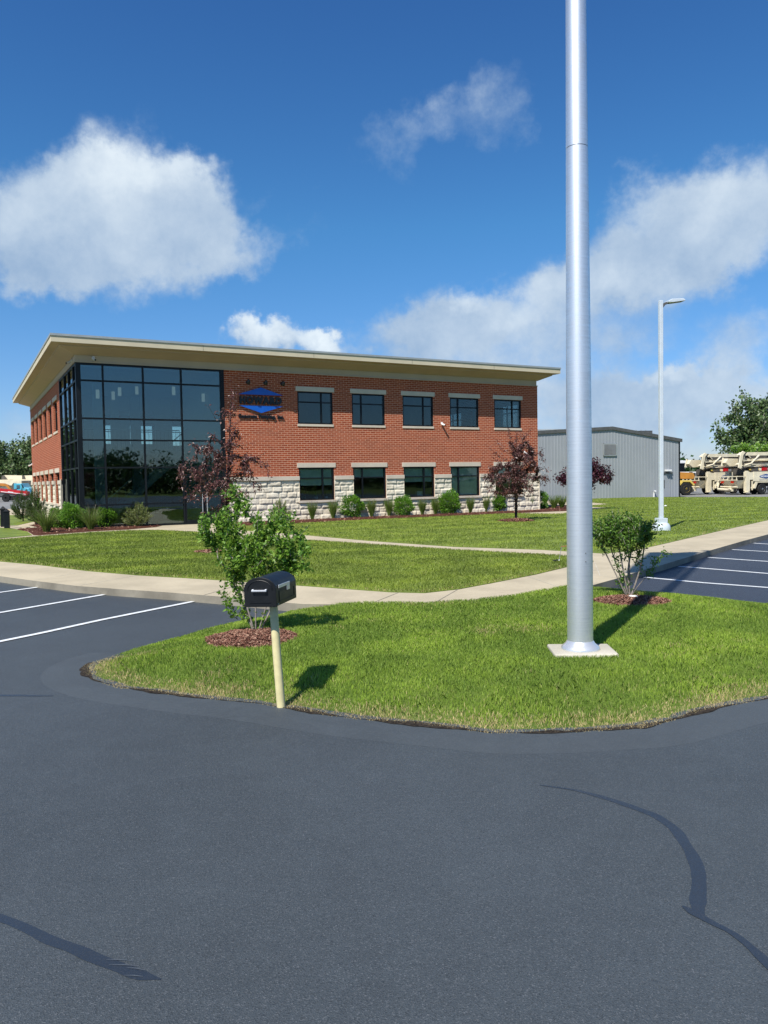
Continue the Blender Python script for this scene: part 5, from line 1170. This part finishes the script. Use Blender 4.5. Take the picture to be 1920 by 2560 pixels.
# ------------------------------------------------------------------ vehicles
def wheel(parent,x,y,r,w=.3,rimmat='rim'):
    R90=Matrix.Translation((x,y,r))@Matrix.Rotation(PI/2,4,'X')
    t=MB(); t.lathe([(r*.55,-w/2),(r*.93,-w/2),(r,-w/2+.05),(r,w/2-.05),(r*.93,w/2),(r*.55,w/2)],28,M=R90); wh=t.build('wheel','tyre',parent,smooth=True)
    t=MB(); t.lathe([(r*.2,-w/2+.0),(r*.5,-w/2+.07),(r*.56,-w/2-.01),(r*.56,w/2+.01),(r*.5,w/2-.07),(r*.2,w/2-.0)],20,M=R90); t.build('rim',rimmat,wh,smooth=True); return wh
def pump_truck(org_,rz_,label):
    t=thing('pump_truck',label,'truck',(org_[0],org_[1],.02),rz_,'cream concrete pump trucks')
    P=lambda m,n,mt='pump_cream',**k: m.build(n,mt,t,**k)
    m=MB(); m.box(.6,10.5,.7,1.8,.75,1.0); P(m,'chassis','metal_dark')
    m=MB(); m.box(.9,5.8,0,.12,1.25,2.15); m.box(.9,5.8,2.38,2.5,1.25,2.15); m.box(.9,5.8,.12,2.38,2.02,2.1); m.box(.0,.45,.0,.35,.35,2.15); m.box(.0,.45,2.15,2.5,.35,2.15); m.box(.45,.9,.02,.10,1.4,2.1); m.build('deck_body','pump_cream',t,bevel=.02)
    m=MB(); m.extr([(1.15,.6),(1.45,1.22),(1.15,1.22),(.95,.6)],'y',0,.5); m.box(1.5,4.5,.0,.5,1.13,1.22); P(m,'mudguard','pump_cream')
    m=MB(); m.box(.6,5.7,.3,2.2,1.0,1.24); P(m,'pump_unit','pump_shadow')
    # hopper at the rear: tapered tub with grille, lights
    m=MB(); top=[(-.95,.2),(.35,.2),(.35,2.3),(-.95,2.3)]; bot=[(-.55,.6),(.25,.6),(.25,1.9),(-.55,1.9)]
    m.add([(x,y,1.38) for x,y in top]+[(x,y,.62) for x,y in bot],[(0,1,5,4),(1,2,6,5),(2,3,7,6),(3,0,4,7),(4,5,6,7)]); m.build('hopper','pump_cream',t,fix=False)
    m=MB(); 
    for i in range(5): m.bar((-1.,.2+i*.525,1.42),(-1.,.2+i*.525,1.72),.06)
    m.bar((-1.,.1,1.74),(-1.,2.4,1.74),.08); m.bar((-1.,.1,1.41),(-1.,2.4,1.41),.07); m.bar((-1.,.1,1.74),(.2,.1,1.74),.07); m.bar((-1.,2.4,1.74),(.2,2.4,1.74),.07); P(m,'hopper_rail')
    MB().box(-.9,.3,.3,2.2,1.5,1.56).build('hopper_grate','frame_black',t)
    for y in (.55,1.75): MB().box(-1.06,-.98,y,y+.3,1.12,1.3).build('tail_light','red_lens',t)
    m=MB(); m.tube([(-.75,2.5,1.5),(-.95,2.55,.8),(-1.0,2.4,.55),(-1.0,1.2,.5),(-1.,.9,.6)],.12,10); m.tube([(-.8,.3,.75),(-.9,2.2,.78)],.07,8); m.box(-.95,-.6,.9,1.6,.35,.6); P(m,'delivery_pipe',smooth=True)
    # outrigger posts
    for y in (-.02,2.3): m=MB(); m.box(-.02,.24,y,y+.22,.3,2.25); m.box(-.1,.32,y-.06,y+.28,.22,.3); P(m,'outrigger')
    m=MB(); m.box(5.9,6.2,-.02,.2,.4,2.3); P(m,'outrigger')
    # turret and folded booms
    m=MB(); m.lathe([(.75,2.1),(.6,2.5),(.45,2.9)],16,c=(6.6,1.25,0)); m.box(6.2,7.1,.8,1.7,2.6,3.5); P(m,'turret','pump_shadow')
    m=MB(); m.extr([(-.2,3.74),(.2,4.0),(9.,4.0),(9.3,3.8),(9.,3.70),(.2,3.68)],'y',.55,1.0); bo_=P(m,'boom_section')
    m=MB(); m.extr([(.1,3.25),(.5,3.45),(8.,3.46),(8.,3.2),(.5,3.15)],'y',.62,1.1); P(m,'boom_section')
    m=MB(); m.extr([(-.5,2.85),(-.1,3.0),(7.,2.95),(7.,2.72),(.2,2.6)],'y',.5,.95); P(m,'boom_section')
    m=MB(); m.box(.5,8.,1.12,1.45,2.5,3.72); P(m,'boom_shade_fill','pump_shadow')  # dark filler added as the shade in the gaps between boom sections
    m=MB(); m.extr([(-.9,3.05),(-.6,3.45),(-.2,3.45),(6.,3.3),(6.,3.02),(-.4,2.7)],'y',1.6,2.0); P(m,'boom_section')
    m=MB(); m.box(1.,3.2,.56,.61,3.46,3.68); m.box(4.,6.8,.56,.61,2.96,3.2); m.box(1.2,5.4,.02,.1,2.12,2.25); P(m,'shadow_gap' if 0 else 'gap_shade','pump_shadow')  # dark strips painted in as shade under the booms and over the deck
    # rear knuckle with bent pipe and braces
    m=MB(); m.extr([(-.55,2.55),(-.15,2.4),(.35,3.95),(.0,4.1),(-.25,3.9)],'y',.38,.50); P(m,'knuckle'); m=MB(); m.extr([(-.95,2.75),(-.6,2.7),(-.3,3.3),(-.75,3.55)],'y',2.05,2.15); P(m,'knuckle')
    MB().tube([(.35,.34,3.98),(.05,.34,3.7),(-.1,.34,3.1),(-.05,.34,2.55),(.2,.34,2.4)],.055,10).build('hose','tyre',t,smooth=True)
    m=MB(); m.tube([(.1,.3,2.75),(.9,.3,2.95),(1.9,.3,3.7)],.08,8); m.tube([(.4,.3,3.8),(.85,.3,3.45),(.9,.3,3.0),(.4,.3,2.75)],.05,8); m.tube([(1.2,.4,3.3),(4.5,.4,3.35)],.09,8); m.tube([(1.,.5,2.6),(5.5,.5,2.9)],.07,8); m.tube([(4.5,.4,3.35),(5.6,.4,3.4)],.05,8); P(m,'boom_pipe',smooth=True)
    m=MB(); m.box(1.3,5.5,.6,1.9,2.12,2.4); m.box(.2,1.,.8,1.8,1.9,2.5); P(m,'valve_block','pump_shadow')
    m=MB(); m.box(.7,2.0,.3,.34,2.3,2.42); P(m,'railing','yellow_paint')
    for x in (2.05,3.45,): wheel(t,x,.18,.52); wheel(t,x,2.32,.52)
    wheel(t,9.3,.2,.52); wheel(t,9.3,2.3,.52)
    m=MB(); m.box(8.,10.4,.05,2.45,1.1,2.75); m.build('cab','pump_cream',t,bevel=.08); MB().box(8.6,9.8,.03,.05,1.9,2.55).build('cab_window','glass_clear',t)
    r_=random.Random(5)
    for k in range(9): x=.9+k*.5; m=MB(); m.box(x,x+.28,.08+.1*(k%3),.5,2.13,2.25+.3*r_.random()); P(m,'gear_box',['pump_shadow','metal_dark','pump_cream','red_paint','steel_grey'][k%5])
    for k in range(5): z=2.5+.22*k; MB().tube([(-.3+.1*k,.33,z),(.6+.3*k,.30,z+.12),(2.+.5*k,.33,z+.05)],.035,6).build('hydraulic_line',['pump_shadow','pump_cream'][k%2],t,smooth=True)
    for x in (.62,.72): MB().tube([(x,-.04,.45),(x,-.04,1.3)],.03,6).build('valve_pipe','pump_cream',t,smooth=True)
    # side badge
    m=MB(); m.extr([(1.6,1.70),(1.75,1.60),(2.45,1.48),(3.15,1.60),(3.3,1.70),(3.15,1.80),(2.45,1.94),(1.75,1.80)],'y',-.012,-.001); bd=m.build('badge','logo_blue',t)
    fit_text('badge_lettering','HOWARD','plastic_white',bd,1.78,3.12,1.62,1.79,-.016,.006,.04,1.1)
    fit_text('side_lettering','Concrete Pumping, Inc.','logo_blue',bd,1.6,3.3,1.33,1.42,-.006,.006,.02,1.1)
    return t
og=G(1866,1238,0.); ax=rad(90-68); lft=Vector((-math.sin(ax),math.cos(ax)))
pump_truck((og[0],og[1]),ax,'cream concrete pump truck nearer the lawn with HOWARD badge on its side')
o2_=Vector(og)+lft*4.4+Vector((math.cos(ax),math.sin(ax)))*-.3
pump_truck((o2_.x,o2_.y),ax,'cream concrete pump truck farther left, half hidden by the nearer one')
# yellow and orange loader beside the metal building
yl_=G(1717,1239,0.); t=thing('telehandler','yellow machine with long orange boom beside the metal building','vehicle',(yl_[0],yl_[1]+1.,.02),rad(8))
m=MB(); m.box(-4.,.6,-.4,1.2,.7,1.35); m.build('body','yellow_paint',t,bevel=.05); m=MB(); m.extr([(-4.5,1.75),(1.,1.55),(1.15,1.8),(1.0,2.15),(-4.5,2.5)],'y',-.2,.4); m.build('boom','orange_paint',t,bevel=.03)
m=MB(); m.extr([(-.65,.95),(-.35,1.3),(.35,1.3),(.75,.9),(.85,1.0),(.45,1.45),(-.4,1.45),(-.8,1.0)],'y',-.7,-.25); m.build('mudguard','yellow_paint',t); MB().box(-2.6,-1.4,-.9,.5,1.3,2.9).build('cab','frame_black',t,bevel=.05)
wheel(t,0,-.5,.62,.4,'yellow_paint'); wheel(t,-3.,-.5,.62,.4,'yellow_paint')
t=thing('parked_truck','white topped truck with red grille far behind the orange boom','truck',(*PY(1712,1240,84)[:2],.02),rad(10)); m=MB(); m.box(-5.,1.5,0,2.4,1.6,2.2); m.build('bed','steel_grey',t); m=MB(); m.box(-3.5,.9,.2,2.2,3.2,3.5); m.build('cab_roof','plastic_white',t,bevel=.05); m=MB(); m.box(-3.2,.2,.3,2.1,2.2,3.2); m.build('cab','frame_black',t,bevel=.05); MB().box(-1.6,-.8,.2,.28,2.4,3.0).build('grille','red_paint',t); MB().box(-2.,7.,-1.,-.6,2.15,2.3).build('side_rail','plastic_white',t); wheel(t,0,.1,.5); wheel(t,-3.2,.1,.5)
# left background: long cream pump behind, blue cab truck, red conveyor trailer
def at(px,py,Y): x,y,z=PY(px,py,Y); return x,z
Y_=112
lp_=thing('pump_truck','very long cream concrete pump boom truck at the far left','truck',(at(-60,1240,Y_)[0],Y_,.02),0,'cream concrete pump trucks')
def X(px,py=1240): return at(px,py,Y_)[0]-at(-60,1240,Y_)[0]
def Zz(px,py): return at(px,py,Y_)[1]
m=MB(); m.box(X(-60),X(130),0,.5,Zz(40,1208),Zz(40,1199)); m.extr([(X(14),Zz(14,1199)),(X(4),Zz(4,1189)),(X(10),Zz(10,1188)),(X(52),Zz(52,1189)),(X(130),Zz(52,1189)),(X(130),Zz(60,1199))],'y',.6,1.1); m.build('boom_section','pump_cream',lp_); m=MB(); m.box(X(-60),X(110),-.5,-.1,Zz(40,1214),Zz(40,1201)); m.build('boom_section','pump_cream',lp_)
m=MB(); m.extr([(X(2),Zz(2,1189)),(X(8),Zz(8,1189)),(X(16),Zz(16,1199)),(X(0),Zz(0,1199))],'y',.5,.59); m.build('knuckle','pump_shadow',lp_); m=MB(); m.extr([(X(53),Zz(53,1189)),(X(58),Zz(58,1189)),(X(62),Zz(62,1199)),(X(52),Zz(52,1199))],'y',.5,.59); m.box(X(60),X(82),-.62,-.51,Zz(70,1211),Zz(70,1202)); m.build('knuckle','pump_shadow',lp_)
m=MB(); m.box(X(-60),X(120),0,2.4,.9,Zz(30,1216)); m.build('deck_body','pump_cream',lp_); m=MB(); m.box(X(-60),X(120),.3,2.,.5,.9); m.build('chassis','metal_dark',lp_)
for px in (-40,-20,60,85): wheel(lp_,X(px),.1,.52)
Yb=108
bx_,_=at(36,1240,Yb); s=Yb/F_PX; ct=thing('cab_truck','light blue truck cab with dark stack behind the red conveyor','truck',(bx_,Yb,.02),0)
def q2(px,py): a,z=at(px,py,Yb); return (a-bx_,z)
m=MB(); m.extr([q2(34,1209),q2(54,1209),q2(60,1219),q2(72,1221),q2(76,1229),q2(76,1240),q2(34,1240)],'y',0,2.2); m.build('cab','cyan_paint',ct,bevel=.05)
m=MB(); m.extr([q2(41,1213),q2(50,1213),q2(50,1222),q2(42,1223)],'y',-.02,-.005); m.build('side_window','glass_clear',ct); m=MB(); m.extr([q2(53,1211),q2(55,1211),q2(60,1219),q2(57,1222)],'y',-.02,-.005); m.build('windscreen','frame_black',ct)
m=MB(); m.extr([q2(28,1232),q2(30,1212),q2(33,1208),q2(34.5,1214),q2(35,1232)],'y',0,1.); m.build('stack','pump_shadow',ct); MB().box(-1.,4.,.2,2.,.5,1.).build('chassis','metal_dark',ct); wheel(ct,2.5,.1,.5); wheel(ct,-.5,.1,.5)
Yc=100; cx_,_=at(16,1258,Yc)
rc=thing('conveyor_trailer','red conveyor trailer parked at the far left edge','trailer',(cx_,Yc,.02),0)
def q3(px,py): a,z=at(px,py,Yc); return (a-cx_,z)
m=MB(); m.extr([q3(-60,1213),q3(0,1222),q3(68,1229),q3(68,1240),q3(0,1231),q3(-60,1224)],'y',0,.8); m.build('conveyor','red_paint',rc); m=MB(); m.extr([q3(2,1228.5),q3(66,1235.5),q3(66,1237),q3(2,1230.2)],'y',-.03,-.001); m.extr([q3(20,1228.6),q3(34,1230.4),q3(34,1232.6),q3(20,1230.8)],'y',-.05,-.031); m.build('white_marking','plastic_white',rc)
m=MB(); m.box(-6.,1.5,.1,.9,.75,1.25); m.bar((-1.,.4,1.2),(1.2,.4,1.6),.15); m.bar((2.,.4,1.),(2.5,.4,1.5),.2); m.build('frame','metal_dark',rc); wheel(rc,.0,.0,.52); wheel(rc,1.6,.0,.52); wheel(rc,-4,.0,.52)
m=MB(); m.extr([q3(-40,1207),q3(0,1209),q3(10,1213),q3(20,1226),q3(14,1226),q3(5,1216),q3(-40,1214)],'y',1.,1.4); m.build('arm','orange_paint',rc)
# ------------------------------------------------------------------ distance
def far_tree(name,label,px,py,Y,lobes,n,per,size,mat,seed,gr,bark='bark_pale'):
    bx,by,_=PY(px,py,Y); T=[]
    for (a,c,rx,ry,dy) in lobes:
        x,y,z=PY(a,c,Y); s=Y/F_PX; T.append((x-bx,dy,z,rx*s,rx*s*.9,ry*s))
    top=max(l[2] for l in T); tr=[(0,0,top*q) for q in (.1,.2,.3,.42,.55,.7)]
    return plant(name,label,'tree',(bx,by,0),T,n,per,size,.7,mat,bark,seed,gr,trunk=tr,step=.9,r_tip=.03,spread=.30,up=.5,shell=.3,back=3,droop=.1,parts=('trunk','crown'),pw=.42)
far_tree('deciduous_tree','large open crowned tree behind the pump trucks at the right edge',1865,1235,96,[(1860,1020,42,36,0),(1900,1010,32,28,0),(1840,1062,36,26,1),(1890,1060,50,34,-1),(1822,1095,34,20,0),(1880,1100,60,30,0),(1930,1080,40,50,0),(1935,1030,40,40,0),(1820,1120,32,20,0),(1787,1072,8,12,0),(1792,1088,8,8,0)],150,26,.42,'leaf_tree',601,'trees beyond the yard')
far_tree('deciduous_tree','bright low tree right behind the pump booms',1880,1235,90,[(1880,1128,38,16,0),(1915,1125,30,18,0),(1850,1132,20,10,0)],50,26,.36,'leaf_green',602,'trees beyond the yard')
far_tree('deciduous_tree','tall pale trunked tree against the left side wall',70,1240,125,[(66,1105,20,20,0),(45,1125,24,26,0),(75,1140,28,34,0),(50,1165,34,24,0),(82,1110,14,24,0),(40,1180,30,14,0),(85,1180,26,20,0)],130,26,.42,'leaf_tree',603,'trees beyond the yard')
far_tree('deciduous_tree','tall tree cut by the left edge of the photo',-5,1240,125,[(0,1112,14,16,0),(-10,1140,24,30,0),(2,1165,20,24,0),(-30,1120,30,40,0),(10,1185,26,14,0)],120,26,.42,'leaf_tree',604,'trees beyond the yard')
far_tree('deciduous_tree','middle tree between the two tall trees at left',28,1240,132,[(28,1170,22,22,0),(22,1150,12,12,0),(30,1190,30,12,0)],60,26,.42,'leaf_tree',605,'trees beyond the yard')
def wood(name,label,p0,p1,h,seed,n=1500,mat='leaf_wood',size=1.1,dep=8.):
    r=np.random.default_rng(seed); t=r.uniform(0,1,n); P0=np.array(p0);P1=np.array(p1); d=(P1-P0)/np.linalg.norm(P1-P0); nn=np.array([-d[1],d[0]])
    lm=h*(.72+.28*np.sin(t*np.linalg.norm(P1-P0)/7.+seed)*np.sin(t*np.linalg.norm(P1-P0)/3.1)+.1*r.normal(0,1,n))
    z=lm*np.sqrt(r.uniform(0,1,n)); off_=r.normal(0,dep/2,n); C=np.c_[P0[0]+(P1[0]-P0[0])*t+nn[0]*off_,P0[1]+(P1[1]-P0[1])*t+nn[1]*off_,z]
    C=np.repeat(C,9,0)+r.normal(0,size*.9,(n*9,3)); C[:,2]=np.maximum(C[:,2],.1); v,f=leaves(C,r.normal(0,1,C.shape),size,.8,seed+1,.3,0); o=npmesh(name,v,f,mat); tag(o,label,'wood',kind='stuff'); return o
wood('far_wood','distant line of dark trees beyond the truck yard',(60,230),(190,215),6.,701,1800)
wood('far_wood','low distant trees behind the left yard',(-140,165),(-20,175),7.,702,1400)
wood('roadside_wood','dark tree line across the road behind the viewer',(-60,-130),(150,-40),8.,703,11000,size=.65,dep=14)
wood('side_wood','tall leafy tree row past the left edge of the photo',(-165,70),(-75,150),15.,704,5000,'leaf_tree',.8,10)
m=MB(); n=60; vs=[]
for i in range(n+1):
    x=-900+i*30; h=9+4*mn.noise(Vector((x*.006,3,0)))+3*mn.noise(Vector((x*.03,5,0))); vs+= [(x,520,-1),(x,560,h),(x,900,h*1.4)]
m.add(vs,[(3*i+j,3*i+3+j,3*i+4+j,3*i+1+j) for i in range(n) for j in (0,1)]); tag(m.build('hills','hill_green',smooth=True,fix=False),kind='structure')
# render set-up
scn.render.engine='CYCLES'
try:
    scn.cycles.max_bounces=8; scn.cycles.transparent_max_bounces=16; scn.cycles.caustics_reflective=False; scn.cycles.caustics_refractive=False
except Exception: pass
